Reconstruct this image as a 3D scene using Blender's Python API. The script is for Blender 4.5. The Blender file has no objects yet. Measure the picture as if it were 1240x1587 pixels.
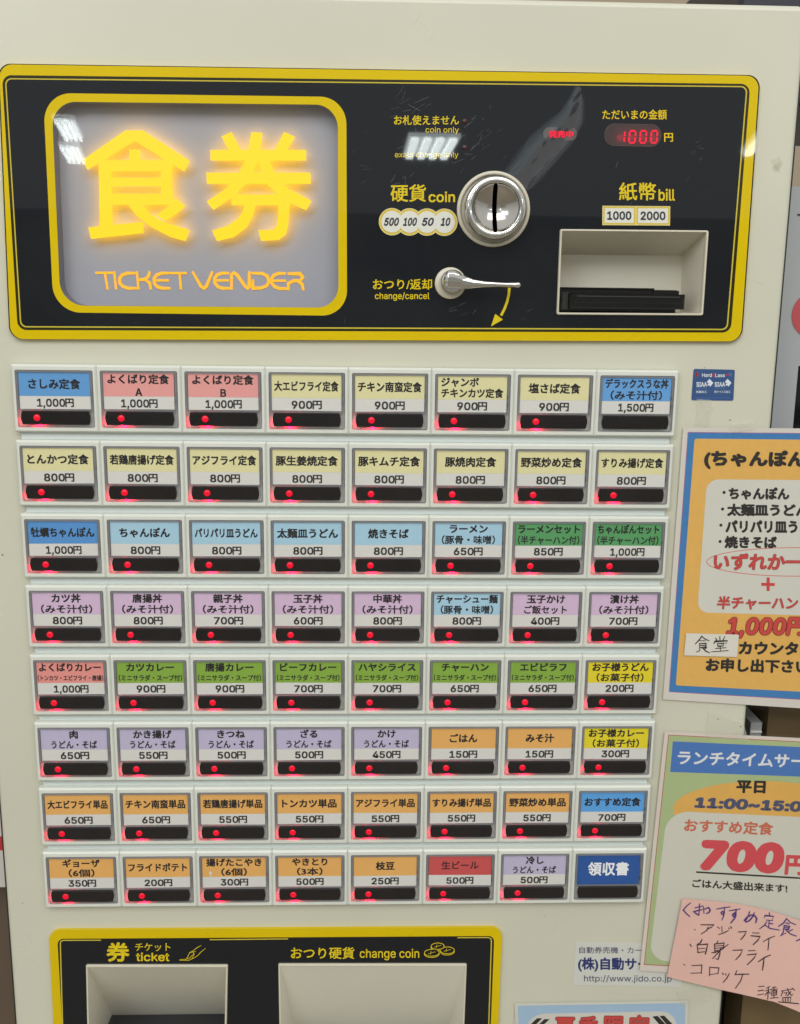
import bpy, math, random
import numpy as np
from mathutils import Matrix, Vector
from mathutils.geometry import tessellate_polygon
random.seed(4)
S = bpy.context.scene
COL = S.collection
Z0 = 1.3                      # height of the middle of the button field above the floor, m

# ---------------------------------------------------------------- camera
RM = np.array([[0.9993751702001151, -0.01193671620991696, -0.033268363254222305],
               [0.004890260842362727, 0.978891014050463, -0.2043244184138299],
               [0.03500506443908706, 0.20403405945424916, 0.9783377474299125]])
CP = np.array([30.94920839644675, -195.39698650716045, -598.5349754416566])     # mm; x right, y down, z into the machine
FL = 1600.0
cam = bpy.data.cameras.new('camera')
cam.sensor_fit = 'HORIZONTAL'; cam.sensor_width = 36; cam.lens = FL / 1240 * 36
cam.clip_start = 0.01; cam.clip_end = 100
co = bpy.data.objects.new('camera', cam); COL.objects.link(co)
bl = lambda v: Vector((v[0], v[2], -v[1]))
ax, ay, az = bl(RM[0]), -bl(RM[1]), -bl(RM[2])
mw = Matrix((ax, ay, az)).transposed().to_4x4()
mw.translation = Vector((CP[0] / 1000, CP[2] / 1000, -CP[1] / 1000 + Z0))
co.matrix_world = mw
S.camera = co

# ---------------------------------------------------------------- world, light, exposure
w = bpy.data.worlds.new("World"); S.world = w; w.use_nodes = True
nt = w.node_tree; bg = nt.nodes['Background']
tc = nt.nodes.new('ShaderNodeTexCoord'); sx = nt.nodes.new('ShaderNodeSeparateXYZ')
nt.links.new(tc.outputs['Generated'], sx.inputs[0])
cr = nt.nodes.new('ShaderNodeValToRGB'); mr = nt.nodes.new('ShaderNodeMapRange')
mr.inputs['From Min'].default_value = -1; mr.inputs['From Max'].default_value = 1
nt.links.new(sx.outputs['Z'], mr.inputs['Value']); nt.links.new(mr.outputs[0], cr.inputs[0])
e = cr.color_ramp.elements
e[0].position = 0.0; e[0].color = (.48, .475, .45, 1)
e[1].position = 1.0; e[1].color = (.90, .91, .89, 1)
for p_, c_ in ((.44, (.52, .52, .50, 1)), (.50, (.64, .645, .63, 1)), (.60, (.76, .775, .76, 1))):
    x_ = e.new(p_); x_.color = c_
nt.links.new(cr.outputs[0], bg.inputs[0])
bg.inputs[1].default_value = 0.745

def area(name, loc, target, sx_, sy_, power, col):
    l = bpy.data.lights.new(name, 'AREA'); l.shape = 'RECTANGLE'; l.size = sx_; l.size_y = sy_; l.energy = power; l.color = col
    o = bpy.data.objects.new(name, l); COL.objects.link(o); o.location = loc
    o.rotation_euler = (Vector(target) - Vector(loc)).to_track_quat('-Z', 'Y').to_euler()
    return o
area('ceiling_lamp', (0.1, -1.7, 2.75), (0, 0, 1.2), 2.4, 0.9, 25, (1, .985, .95))
area('ceiling_lamp', (-1.6, -2.6, 2.7), (0, 0, 1.2), 1.2, 0.6, 12, (.95, .98, 1))
S.view_settings.view_transform = 'Standard'; S.view_settings.look = 'None'
S.view_settings.exposure = 0.12; S.view_settings.gamma = 1
S.cycles.use_denoising = True
S.cycles.max_bounces = 8; S.cycles.transparent_max_bounces = 16
S.cycles.caustics_reflective = False; S.cycles.caustics_refractive = False

# ---------------------------------------------------------------- materials
def lin(c):
    return tuple(((v / 255) / 12.92 if v / 255 <= .04045 else ((v / 255 + .055) / 1.055) ** 2.4) for v in c) + (1,)
MATS = {}
import os
try: FONT = bpy.data.fonts.load(os.path.join(bpy.utils.system_resource('DATAFILES'), 'fonts', 'Inter.woff2'))   # Blender's own bundled face
except Exception: FONT = None
def mat(name, rgb, rough=.5, metal=0, spec=.5, emit=0, emitc=None, noise=0, nscale=40, bump=0, bscale=400, coat=0):
    """rgb in display values; noise = mottling strength; bump in mm"""
    if name in MATS: return MATS[name]
    m = bpy.data.materials.new(name); m.use_nodes = True; t = m.node_tree; b = t.nodes['Principled BSDF']
    b.inputs['Base Color'].default_value = lin(rgb); b.inputs['Roughness'].default_value = rough
    b.inputs['Metallic'].default_value = metal; b.inputs['Specular IOR Level'].default_value = spec
    b.inputs['Coat Weight'].default_value = coat; b.inputs['Coat Roughness'].default_value = .04
    if emit:
        b.inputs['Emission Color'].default_value = lin(emitc or rgb); b.inputs['Emission Strength'].default_value = emit
    if noise or bump:
        g = t.nodes.new('ShaderNodeNewGeometry')
    if noise:
        n = t.nodes.new('ShaderNodeTexNoise'); n.inputs['Scale'].default_value = nscale; n.inputs['Detail'].default_value = 6
        t.links.new(g.outputs['Position'], n.inputs['Vector'])
        r = t.nodes.new('ShaderNodeMapRange'); r.inputs['From Min'].default_value = .3; r.inputs['From Max'].default_value = .7
        r.inputs['To Min'].default_value = 1 - noise; r.inputs['To Max'].default_value = 1 + noise * .6
        t.links.new(n.outputs[0], r.inputs['Value'])
        x = t.nodes.new('ShaderNodeVectorMath'); x.operation = 'SCALE'; x.inputs[0].default_value = lin(rgb)[:3]
        t.links.new(r.outputs[0], x.inputs['Scale']); t.links.new(x.outputs[0], b.inputs['Base Color'])
    if bump:
        n2 = t.nodes.new('ShaderNodeTexNoise'); n2.inputs['Scale'].default_value = bscale; n2.inputs['Detail'].default_value = 3
        t.links.new(g.outputs['Position'], n2.inputs['Vector'])
        bp = t.nodes.new('ShaderNodeBump'); bp.inputs['Distance'].default_value = bump / 1000; bp.inputs['Strength'].default_value = 1
        t.links.new(n2.outputs[0], bp.inputs['Height']); t.links.new(bp.outputs[0], b.inputs['Normal'])
    MATS[name] = m; return m
def clear(name, tint=(1, 1, 1), gloss=1.0, rough=.05, haze=0.0, hazec=(.8, .8, .8), bump=0, bscale=60):
    """thin clear plastic film: see-through with a fresnel gloss"""
    if name in MATS: return MATS[name]
    m = bpy.data.materials.new(name); m.use_nodes = True; t = m.node_tree; t.nodes.clear()
    o = t.nodes.new('ShaderNodeOutputMaterial'); tr = t.nodes.new('ShaderNodeBsdfTransparent'); gl = t.nodes.new('ShaderNodeBsdfGlossy')
    tr.inputs[0].default_value = (*tint, 1); gl.inputs['Roughness'].default_value = rough
    fr = t.nodes.new('ShaderNodeFresnel'); fr.inputs[0].default_value = 1.46
    mu = t.nodes.new('ShaderNodeMath'); mu.operation = 'MULTIPLY'; mu.inputs[1].default_value = gloss
    ge = t.nodes.new('ShaderNodeNewGeometry'); inv = t.nodes.new('ShaderNodeMath'); inv.operation = 'SUBTRACT'; inv.inputs[0].default_value = 1
    t.links.new(ge.outputs['Backfacing'], inv.inputs[1]); pr = t.nodes.new('ShaderNodeMath'); pr.operation = 'MULTIPLY'
    t.links.new(fr.outputs[0], pr.inputs[0]); t.links.new(inv.outputs[0], pr.inputs[1]); t.links.new(pr.outputs[0], mu.inputs[0])
    mx = t.nodes.new('ShaderNodeMixShader'); t.links.new(mu.outputs[0], mx.inputs[0])
    t.links.new(tr.outputs[0], mx.inputs[1]); t.links.new(gl.outputs[0], mx.inputs[2])
    last = mx
    if haze:
        d = t.nodes.new('ShaderNodeBsdfDiffuse'); d.inputs[0].default_value = (*hazec, 1)
        if name == 'clear_case_rim':
            tl2 = t.nodes.new('ShaderNodeBsdfTranslucent'); tl2.inputs[0].default_value = (.8, .8, .8, 1); md = t.nodes.new('ShaderNodeMixShader'); md.inputs[0].default_value = .45
            t.links.new(d.outputs[0], md.inputs[1]); t.links.new(tl2.outputs[0], md.inputs[2]); d = md
        m2 = t.nodes.new('ShaderNodeMixShader'); m2.inputs[0].default_value = haze
        t.links.new(mx.outputs[0], m2.inputs[1]); t.links.new(d.outputs[0], m2.inputs[2]); last = m2
    if bump:
        g = t.nodes.new('ShaderNodeNewGeometry'); n2 = t.nodes.new('ShaderNodeTexNoise'); n2.inputs['Scale'].default_value = bscale
        t.links.new(g.outputs['Position'], n2.inputs['Vector'])
        bp = t.nodes.new('ShaderNodeBump'); bp.inputs['Distance'].default_value = bump / 1000
        t.links.new(n2.outputs[0], bp.inputs['Height'])
        t.links.new(bp.outputs[0], gl.inputs['Normal']); t.links.new(bp.outputs[0], fr.inputs['Normal'])
    t.links.new(last.outputs[0], o.inputs[0]); MATS[name] = m; return m

CAB = mat('cream_paint', (206, 205, 187), .24, spec=.45, noise=.045, nscale=7, bump=.006, bscale=900)
HOUS = mat('white_plastic', (216, 219, 210), .32, noise=.03, nscale=25)
STRIP = mat('bluish_white_plastic', (208, 216, 214), .4)
BEZ = mat('cream_plastic', (214, 208, 188), .35, noise=.04, nscale=30)
RECESS = mat('cream_inner_plastic', (226, 222, 206), .45, noise=.03, nscale=20)
BLK = mat('black_acrylic', (19, 23, 29), .02, spec=.45, bump=.004, bscale=14)
YEL = mat('yellow_print', (217, 188, 0), .02, spec=.35, noise=.03, nscale=20, bump=.004, bscale=14)
YLN = mat('pale_yellow_line', (205, 186, 62), .03, spec=.4)
YIN = mat('yellow_ink', (222, 196, 30), .03, spec=.4)
OLV = mat('olive_line', (42, 38, 6), .03)
INK = mat('black_ink', (38, 36, 38), .55, spec=.3)
CHROME = mat('chrome', (214, 212, 208), .07, metal=1)
CHROMED = mat('chrome_bowl', (200, 196, 190), .13, metal=1, bump=.02, bscale=600)
SLOT = mat('slot_black', (1, 1, 1), .9, spec=0)
GLOSSB = mat('gloss_black_plastic', (16, 16, 18), .14, bump=.03, bscale=60)
RIM = clear('clear_case_rim', (.84, .84, .86), .8, .12, .5, (.44, .45, .47), bump=.03, bscale=300)
DARKG = mat('dark_card_gasket', (120, 120, 126), .4, noise=.25, nscale=300)
SHEET = clear('clear_case_window', (1, 1, 1), .5, .04)
FILM = clear('laminate_film', (1, 1, .995), .75, .05, 0, bump=.5, bscale=16)
TAPE = clear('clear_tape', (.97, .965, .94), 1.6, .10, .27, (.84, .82, .74), bump=.3, bscale=220)
WHITE = mat('card_white', (212, 211, 205), .6, spec=.3)
LED = mat('led_red', (120, 0, 20), .3, emit=.85, emitc=(232, 0, 42))
DIGIT = mat('digit_red', (120, 0, 20), .3, emit=.9, emitc=(226, 0, 50))

# ---------------------------------------------------------------- the plane of the machine's face
def U(px, py, d=0):
    """photo pixel -> (x, z) in mm on the plane standing d mm proud of the machine's face"""
    r = RM.T @ np.array([(px - 620) / FL, (py - 793.5) / FL, 1.0]); s = (-d - CP[2]) / r[2]; P = CP + s * r
    return float(P[0]), float(-P[1])
def V(x, z, d):                                  # mm on the face -> metres in the world
    return (x / 1000, -d / 1000, z / 1000 + Z0)

class B:
    def __init__(s): s.v = []; s.f = []; s.m = []; s.mats = []; s.smooth = []
    def mi(s, m):
        if m not in s.mats: s.mats.append(m)
        return s.mats.index(m)
    def add(s, vs, fs, m, smooth=False):
        n = len(s.v); s.v.extend(vs); k = s.mi(m)
        for f in fs: s.f.append(tuple(i + n for i in f)); s.m.append(k); s.smooth.append(smooth)
    def flat(s, loop, d, m):                      # flat polygon facing the viewer
        s.add([V(x, z, d) for x, z in loop], [ccw(loop)], m)
    def holed(s, outer, holes, d, m):
        loops = [outer] + holes; vs = [Vector((x, z, 0)) for l in loops for x, z in l]
        tr = tessellate_polygon([[Vector((x, z, 0)) for x, z in l] for l in loops])
        pts = [V(v[0], v[1], d) for v in vs]; fs = []
        for t in tr:
            a, b, c = (vs[i] for i in t)
            fs.append(tuple(t) if (b - a).cross(c - a).z > 0 else tuple(reversed(t)))
        s.add(pts, fs, m)
    def loft(s, loops, m, cap=True, smooth=False, capfirst=False):
        """loops: list of (loop2d, d) or lists of 3d points, same count"""
        L = [[V(x, z, l[1]) for x, z in l[0]] if isinstance(l, tuple) else l for l in loops]
        n = len(L[0]); vs = [p for l in L for p in l]; fs = []
        for k in range(len(L) - 1):
            for i in range(n):
                j = (i + 1) % n; fs.append((k * n + i, k * n + j, (k + 1) * n + j, (k + 1) * n + i))
        s.add(vs, fs, m, smooth)
        if cap: s.add(L[-1], [tuple(range(n))], m)
        if capfirst: s.add(L[0], [tuple(reversed(range(n)))], m)
    def prism(s, loop, d0, d1, m, bev=0, side=None):
        loop = ccwl(loop)
        if bev: s.loft([(loop, d0), (loop, d1 - bev), (inset(loop, bev), d1)], m)
        else: s.loft([(loop, d0), (loop, d1)], side or m, cap=False); s.flat(loop, d1, m)
    def ring(s, outer, inner, d, m):
        s.loft([(outer, d), (inner, d)], m, cap=False)
    def lathe(s, cx, cz, prof, m, n=48, cap=True):
        s.loft([([(cx + r * math.cos(2 * math.pi * i / n), cz + r * math.sin(2 * math.pi * i / n)) for i in range(n)], d) for r, d in prof], m, cap=cap, smooth=True)
    def box(s, x0, x1, z0, z1, d0, d1, m, bev=0):
        s.prism([(x0, z0), (x1, z0), (x1, z1), (x0, z1)], d0, d1, m, bev)
    def cuboid(s, x0, x1, z0, z1, d0, d1, m):
        s.loft([([(x0, z0), (x1, z0), (x1, z1), (x0, z1)], d0), ([(x0, z0), (x1, z0), (x1, z1), (x0, z1)], d1)], m, capfirst=True)
    def stroke(s, pts, wd, d, m, tip=True):
        """a pen line: pts on the face (x, z) in mm, or 3-d (x, z, d)"""
        P = [np.array(p[:2], float) for p in pts]; D = [p[2] if len(p) > 2 else d for p in pts]; n = len(P); vs = []; h = wd / 2
        T = []
        for i in range(n):
            a = P[max(i - 1, 0)]; b = P[min(i + 1, n - 1)]; t = b - a; T.append(t / (np.linalg.norm(t) + 1e-9))
        for i in range(n):
            t = T[i]; nn = np.array([-t[1], t[0]]); k = 1.0
            if 0 < i < n - 1:
                t1 = P[i] - P[i - 1]; t1 = t1 / (np.linalg.norm(t1) + 1e-9); k = min(1.6, 1 / max(.3, abs(t1 @ t)))
            p = P[i]
            if tip and i == 0: p = p - t * h * .6
            if tip and i == n - 1: p = p + t * h * .6
            q = h * k * (.75 if tip and i in (0, n - 1) else 1)
            vs += [V(*(p + nn * q), D[i]), V(*(p - nn * q), D[i])]
        s.add(vs, [(2 * i, 2 * i + 1, 2 * i + 3, 2 * i + 2) for i in range(n - 1)], m)
    def build(s, name, parent=None, origin=None, label=None, **props):
        if origin is None:
            a = np.array(s.v); origin = tuple((a.min(0) + a.max(0)) / 2)
        me = bpy.data.meshes.new(name); ox, oy, oz = origin
        me.from_pydata([(x - ox, y - oy, z - oz) for x, y, z in s.v], [], s.f)
        for m in s.mats: me.materials.append(m)
        me.polygons.foreach_set('material_index', s.m); me.polygons.foreach_set('use_smooth', s.smooth); me.update()
        return place(bpy.data.objects.new(name, me), origin, parent, label, **props)
ORG = {}
def place(o, origin, parent=None, label=None, **props):
    COL.objects.link(o); ORG[o.name] = origin
    if parent:
        o.parent = parent; po = ORG[parent.name]; o.location = tuple(a - b for a, b in zip(origin, po))
    else: o.location = origin
    if label: o['label'] = label
    for k, v in props.items(): o[k] = v
    return o
def thing(name, label, cat, loc, group=None):
    o = bpy.data.objects.new(name, None); o.empty_display_size = .05
    place(o, loc, None, label, category=cat)
    if group: o['group'] = group
    return o
def area2(l): return sum(l[i][0] * l[(i + 1) % len(l)][1] - l[(i + 1) % len(l)][0] * l[i][1] for i in range(len(l)))
def ccw(l): return tuple(range(len(l))) if area2(l) > 0 else tuple(reversed(range(len(l))))
def ccwl(l): return list(l) if area2(l) > 0 else list(reversed(l))
def inset(loop, k):                             # ccw loop, moved inwards by k
    n = len(loop); out = []
    for i in range(n):
        a, b, c = (np.array(loop[j], float) for j in ((i - 1) % n, i, (i + 1) % n))
        e1 = b - a; e2 = c - b; e1 /= np.linalg.norm(e1) + 1e-9; e2 /= np.linalg.norm(e2) + 1e-9
        n1 = np.array([-e1[1], e1[0]]); n2 = np.array([-e2[1], e2[0]]); m_ = n1 + n2; m_ = m_ / max(1e-6, m_ @ n1) if m_ @ n1 > .2 else n1
        out.append(tuple(b + m_ * k))
    return out
def rounded(c, r, n=8):
    """corner points c (ccw) -> rounded loop; r one radius or one per corner"""
    out = []; N = len(c)
    for i in range(N):
        a, b, d = (np.array(c[j], float) for j in ((i - 1) % N, i, (i + 1) % N)); R = r[i] if isinstance(r, (list, tuple)) else r
        u = a - b; v = d - b; u /= np.linalg.norm(u); v /= np.linalg.norm(v)
        ang = math.acos(max(-1, min(1, float(u @ v)))); t = R / math.tan(ang / 2); bis = (u + v) / np.linalg.norm(u + v); cc = b + bis * R / math.sin(ang / 2)
        p0 = b + u * t - cc; p1 = b + v * t - cc; a0 = math.atan2(p0[1], p0[0]); a1 = math.atan2(p1[1], p1[0])
        da = (a1 - a0 + math.pi) % (2 * math.pi) - math.pi
        for k in range(n + 1):
            q = a0 + da * k / n; out.append((cc[0] + R * math.cos(q), cc[1] + R * math.sin(q)))
    return out
def quad(tl, tr, br, bl_, d=0): return [U(*bl_, d), U(*br, d), U(*tr, d), U(*tl, d)]      # ccw on the face
def rq(tl, tr, br, bl_, r, d=0, n=8): return rounded(quad(tl, tr, br, bl_, d), r, n)
def rect(x0, x1, z0, z1): return [(x0, z0), (x1, z0), (x1, z1), (x0, z1)]
def disc(cx, cz, rx, rz=None, n=40): return [(cx + rx * math.cos(2 * math.pi * i / n), cz + (rz or rx) * math.sin(2 * math.pi * i / n)) for i in range(n)]

# ---------------------------------------------------------------- lettering
GL = {}
def glyphs(s, res=2, shear=0, spacing=1.0):
    if len(s) > 1 and s[-1] == '円' and s[:-1].isascii():           # figures in the latin face, the yen sign beside them
        k = (s, res, shear, spacing)
        if k not in GL:
            a, fa = glyphs(s[:-1], res, shear, spacing); b_, fb = glyphs('円', res, shear); h_ = a[:, 1].max() - max(0, a[:, 1].min()); b2 = b_ * (h_ * 1.08 / (b_[:, 1].max() - b_[:, 1].min()))
            b2 = b2 + np.array([a[:, 0].max() + .05 - b2[:, 0].min(), -.02 - b2[:, 1].min()])
            GL[k] = (np.vstack([a, b2]), list(fa) + [tuple(i + len(a) for i in f) for f in fb])
        return GL[k]
    k = (s, res, shear, spacing)
    if k not in GL:
        c = bpy.data.curves.new('t', 'FONT'); c.body = s; c.resolution_u = res
        if FONT and s.isascii(): c.font = FONT
        c.shear = shear; c.space_character = spacing
        o = bpy.data.objects.new('t', c); me = bpy.data.meshes.new_from_object(o)
        vs = np.zeros(len(me.vertices) * 3); me.vertices.foreach_get('co', vs); vs = vs.reshape(-1, 3)[:, :2]
        fs = [tuple(p.vertices) for p in me.polygons]
        out = []
        for f in fs:
            a = sum(vs[f[i]][0] * vs[f[(i + 1) % len(f)]][1] - vs[f[(i + 1) % len(f)]][0] * vs[f[i]][1] for i in range(len(f)))
            out.append(f if a > 0 else tuple(reversed(f)))
        GL[k] = (vs.copy(), out); bpy.data.objects.remove(o); bpy.data.curves.remove(c); bpy.data.meshes.remove(me)
    return GL[k]
def shifts(b, n):
    return [(0, 0)] + [(b * math.cos(2 * math.pi * (i + .5) / n), b * math.sin(2 * math.pi * (i + .5) / n)) for i in range(n)] if b else [(0, 0)]
def text_quad(B_, s, q, d, m, bold=.02, n=4, res=2, shear=0, spacing=1.0):
    """fit the ink of s into the quad q = [BL, BR, TR, TL] on the face; bold in em"""
    vs, fs = glyphs(s, res, shear, spacing); lo = vs.min(0) - bold; hi = vs.max(0) + bold; BL, BR, TR, TL = (np.array(p) for p in q)
    for k, sh in enumerate(shifts(bold, n)):
        uv = (vs + sh - lo) / (hi - lo); u = uv[:, :1]; v = uv[:, 1:]
        P = (BL * (1 - u) + BR * u) * (1 - v) + (TL * (1 - u) + TR * u) * v
        B_.add([V(x, z, d + .008 * k) for x, z in P], fs, m)
def tpx(B_, s, x0, y0, x1, y1, d, m, bold=.02, n=4, res=2, shear=0, sk=0, spacing=1.0):
    """text into a photo box; sk = how far the right end drops, px"""
    text_quad(B_, s, quad((x0, y0), (x1, y0 + sk), (x1, y1 + sk), (x0, y1), d), d, m, bold, n, res, shear, spacing)
def text_at(B_, s, cx, cz, em, wmax, d, m, bold=.02, n=4, fixw=None, zs=1.0, zc=False):
    vs, fs = glyphs(s); x0 = vs[:, 0].min(); x1 = vs[:, 0].max(); nat = (x1 - x0 + 2 * bold) * em
    k = (fixw / nat) if fixw else min(1, wmax / nat); mid = (x0 + x1) / 2; zm = vs[:, 1].max() / 2 if zc else .33
    for j, sh in enumerate(shifts(bold, n)):
        B_.add([V(cx + (x + sh[0] - mid) * em * k, cz + (y + sh[1] - zm) * em * zs, d + .008 * j) for x, y in vs], fs, m)
def strokes(B_, lst, ox, oy, sc, wd, d, m, dfun=None, dd=.01, jit=0):
    for i, st in enumerate(lst):
        P = []
        for x, y in st:
            px, py = ox + x / sc, oy + y / sc; dz = (dfun(px, py) if dfun else 0) + d + dd * (i % 12); P.append((*U(px, py, dz), dz))
        B_.stroke(P, wd * (1 + random.uniform(-jit, jit)), 0, m)

# ================================================================ THE SETTING
b = B(); b.cuboid(-6000, 6000, -Z0 * 1000 - 20, -Z0 * 1000, -1500, 12000, mat('floor_vinyl', (150, 140, 122), .4, noise=.1, nscale=3)); b.build('floor', kind='structure')
b = B(); b.cuboid(-6000, 6000, -Z0 * 1000, 1400, -1000, -960, mat('wall_paint', (176, 160, 138), .7, noise=.05, nscale=2)); b.build('wall', kind='structure')

# ================================================================ THE TICKET MACHINE
MX0, MX1, MZ1 = -194.5, 271.0, 353.4
mach = thing('ticket_machine', 'cream food ticket vending machine with black and yellow header and eight rows of buttons', 'vending machine', (0.038, 0.2, 0))
hdr = rq((-1.5, 99.5), (1177, 117.5), (1148.0, 529.0), (16.5, 525.5), 7, 1)
# openings in the cabinet's front
bill_o = quad((866, 353), (1101, 355), (1092, 491), (861, 490))
tick_o = quad((131, 1495), (354.5, 1495), (351.2, 1640), (135.2, 1640))
chg_o = quad((429.5, 1493.5), (725, 1493.5), (718.5, 1640), (432.8, 1640))
sign_o = quad((70, 148), (534, 153), (534, 486), (86, 481))
b = B(); r_ = 3
outer = rounded(rect(MX0 + r_, MX1 - r_, -Z0 * 1000 + 60, MZ1 - r_), 1.5, 3)
b.holed(outer, [bill_o, tick_o, chg_o, sign_o], 0, CAB)
mids = [rounded(rect(MX0 + r_ - k, MX1 - r_ + k, -Z0 * 1000 + 60 - k, MZ1 - r_ + k), 1.5 + k, 3) for k in (0, 1.1, 2.1, 2.8, 3)]
b.loft([(mids[4], -400), (mids[4], -3), (mids[3], -1.9), (mids[2], -.9), (mids[1], -.2), (mids[0], 0)], CAB, cap=False, smooth=False, capfirst=True)
b.build('cabinet', mach)
b = B(); b.cuboid(MX1 + .02, MX1 + 1.3, -Z0 * 1000 + 60, MZ1 - 4, -40, -3.5, mat('black_rubber', (34, 38, 36), .6)); b.build('door_gasket', mach)
b = B(); b.cuboid(MX0 - 1.3, MX0 - .02, -Z0 * 1000 + 60, MZ1 - 4, -40, -3.5, MATS['black_rubber']); b.build('door_gasket', mach)
b = B(); b.cuboid(MX0 + 15, MX1 - 15, -Z0 * 1000, -Z0 * 1000 + 57, -380, -20, MATS['black_rubber']); b.build('plinth', mach)
# dirt and small marks on the paint
b = B(); DIRT = clear('grime', (.98, .975, .96), 0, .5, .05, (.42, .38, .28)); SPK = mat('dark_speck', (70, 60, 48), .7)
for (px, py, rr) in ((1204, 255, 3.0), (1206, 259, 2.0), (1201, 262, 1.6)):
    x, z = U(px, py); b.flat([(x + rr * (1 + .3 * math.sin(3 * t)) * math.cos(t), z + rr * 1.3 * (1 + .25 * math.sin(5 * t + 1)) * math.sin(t)) for t in [2 * math.pi * i / 24 for i in range(24)]], .05 + .03 * rr, DIRT)
for px, py, rr in ((1131.5, 651, .45), (1113, 1115, .4), (1148, 1126, .6), (4, 860, .5), (1183, 700, .3), (1092, 570, .25), (720, 1500, .3), (845, 1420, .25), (35, 1400, .3)):
    b.flat(disc(*U(px, py), rr, n=10), .06, SPK)
rw = random.Random(5)
for cx_, cy_, n_ in ((1100, 640, 5), (1150, 1130, 6), (1100, 1545, 5), (1190, 420, 4), (15, 700, 4), (845, 1415, 4), (40, 1480, 4), (650, 60, 3)):
    for _ in range(n_):
        x, z = U(cx_ + rw.gauss(0, 14), cy_ + rw.gauss(0, 16)); a_ = rw.uniform(0, 3.1); L_ = rw.uniform(1.5, 5)
        b.stroke([(x + L_ * t * math.cos(a_ + .3 * t), z + L_ * t * math.sin(a_ + .3 * t)) for t in (-1, -.3, .4, 1)], rw.uniform(.12, .5), .05 + .002 * _, DIRT)
b.build('paint_wear', mach, kind='stuff')

# ---------------- header panel
HD = 3.0
hp_bill = quad((868, 355), (1099, 357), (1090, 489.3), (863, 488), HD)
sg_out = rq((66.8, 144), (536.8, 150.3), (538, 489.4), (83.2, 484), [15, 14, 14, 15], HD, 12)
sg_in = rq((80.2, 157.5), (523.6, 162.5), (524.5, 476.8), (94.0, 473.3), [13, 12, 12, 13], HD, 12)
b = B(); b.holed(hdr, [hp_bill, sg_in], HD, BLK); b.loft([(hdr, 0), (hdr, HD)], YEL, cap=False)
hp = b.build('header_panel', mach)
n_in = rq((3.0, 116.3), (1163.0, 130.0), (1132.6, 515.5), (27.5, 511.5), 5, HD)
hdr2 = rq((-1.5, 99.5), (1177, 117.5), (1148.0, 529.0), (16.5, 525.5), 7, HD)
b = B(); b.ring(hdr2, n_in, HD + .06, YEL); b.ring(hdr2, hdr, HD + .06, YEL) if False else None; b.build('yellow_border', hp)
l1 = rq((7.6, 121.0), (1158.8, 133.4), (1127.8, 511.6), (31.5, 507.3), 3.5, HD); l2 = rq((9.6, 122.8), (1156.6, 135.2), (1125.9, 509.6), (33.3, 505.4), 3, HD)
b = B(); b.ring(n_in, l1, HD + .05, OLV); b.ring(l1, l2, HD + .09, YLN); b.build('border_line', hp)

b = B(); D1 = HD + .08
b = B(); tpx(b, 'お札使えません', 610.5, 178.5, 711.5, 193.8, D1, YIN, .018); b.build('lettering', hp)
b = B(); tpx(b, 'coin only', 659.5, 196.3, 711.3, 207.8, D1, YIN, .004); b.build('lettering', hp)
b = B(); tpx(b, 'exact change only', 612, 235.3, 710.5, 246.2, D1, YIN, .004); b.build('lettering', hp)
b = B(); tpx(b, '硬貨', 605.3, 285.5, 660.5, 312.8, D1, YIN, .018); b.build('lettering', hp)
b = B(); tpx(b, 'coin', 664.0, 296.6, 705.5, 313.6, D1, YIN, .02); b.build('lettering', hp)
b = B(); tpx(b, 'おつり/返却', 577.7, 432, 669.8, 449, D1, YIN, .02); b.build('lettering', hp)
b = B(); tpx(b, 'change/cancel', 581, 453, 665.8, 466.3, D1, YIN, .014); b.build('lettering', hp)
b = B(); tpx(b, 'ただいまの金額', 933.5, 169.6, 1033.6, 185.3, D1, YIN, .018); b.build('lettering', hp)
b = B(); tpx(b, '円', 1029.3, 206, 1043.2, 219.8, D1, YIN, .025); b.build('lettering', hp)
b = B(); tpx(b, '紙幣', 959.3, 282.6, 1017, 310.8, D1, YIN, .018); b.build('lettering', hp)
b = B(); tpx(b, 'bill', 1020.5, 292.4, 1046.3, 311.4, D1, YIN, .02); b.build('lettering', hp)
b = B(); pts = [U(x, y, HD) for x, y in ((789.5, 446), (788.6, 456), (786.2, 467), (782.2, 478), (776.6, 489))]
b.stroke(pts, 1.5, D1, YIN, tip=False); b.flat([U(767.5, 486.4, HD), U(761.0, 505.8, HD), U(779.5, 495.2, HD)], D1 + .02, YIN); b.build('turn_arrow', hp)
# wear scratches
b = B(); SCR = clear('fine_scratch', (1, 1, 1), 0, .5, .24, (.5, .52, .56))
rnd = random.Random(11)
for cx, cy, sx_, sy_, n_, L in ((620, 165, 20, 18, 14, 16), (690, 235, 60, 30, 34, 12), (640, 290, 35, 25, 12, 9), (735, 195, 30, 30, 10, 7), (560, 240, 12, 60, 5, 10), (1085, 230, 10, 14, 8, 5), (1000, 300, 110, 60, 9, 7), (300, 498, 200, 6, 6, 6), (760, 480, 90, 18, 8, 8)):
    for _ in range(n_):
        x = cx + rnd.gauss(0, sx_ * .6); y = cy + rnd.gauss(0, sy_ * .6); a = rnd.gauss(-.75, .5); l = L * rnd.uniform(.3, 1.6); c_ = rnd.uniform(-.18, .18)
        P = [U(x + l * t * math.cos(a + c_ * t), y + l * t * math.sin(a + c_ * t), HD) for t in (0, .35, .7, 1)]
        b.stroke(P, rnd.uniform(.06, .20), HD + .10, SCR)
b.build('scratches', hp, kind='stuff')

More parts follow.
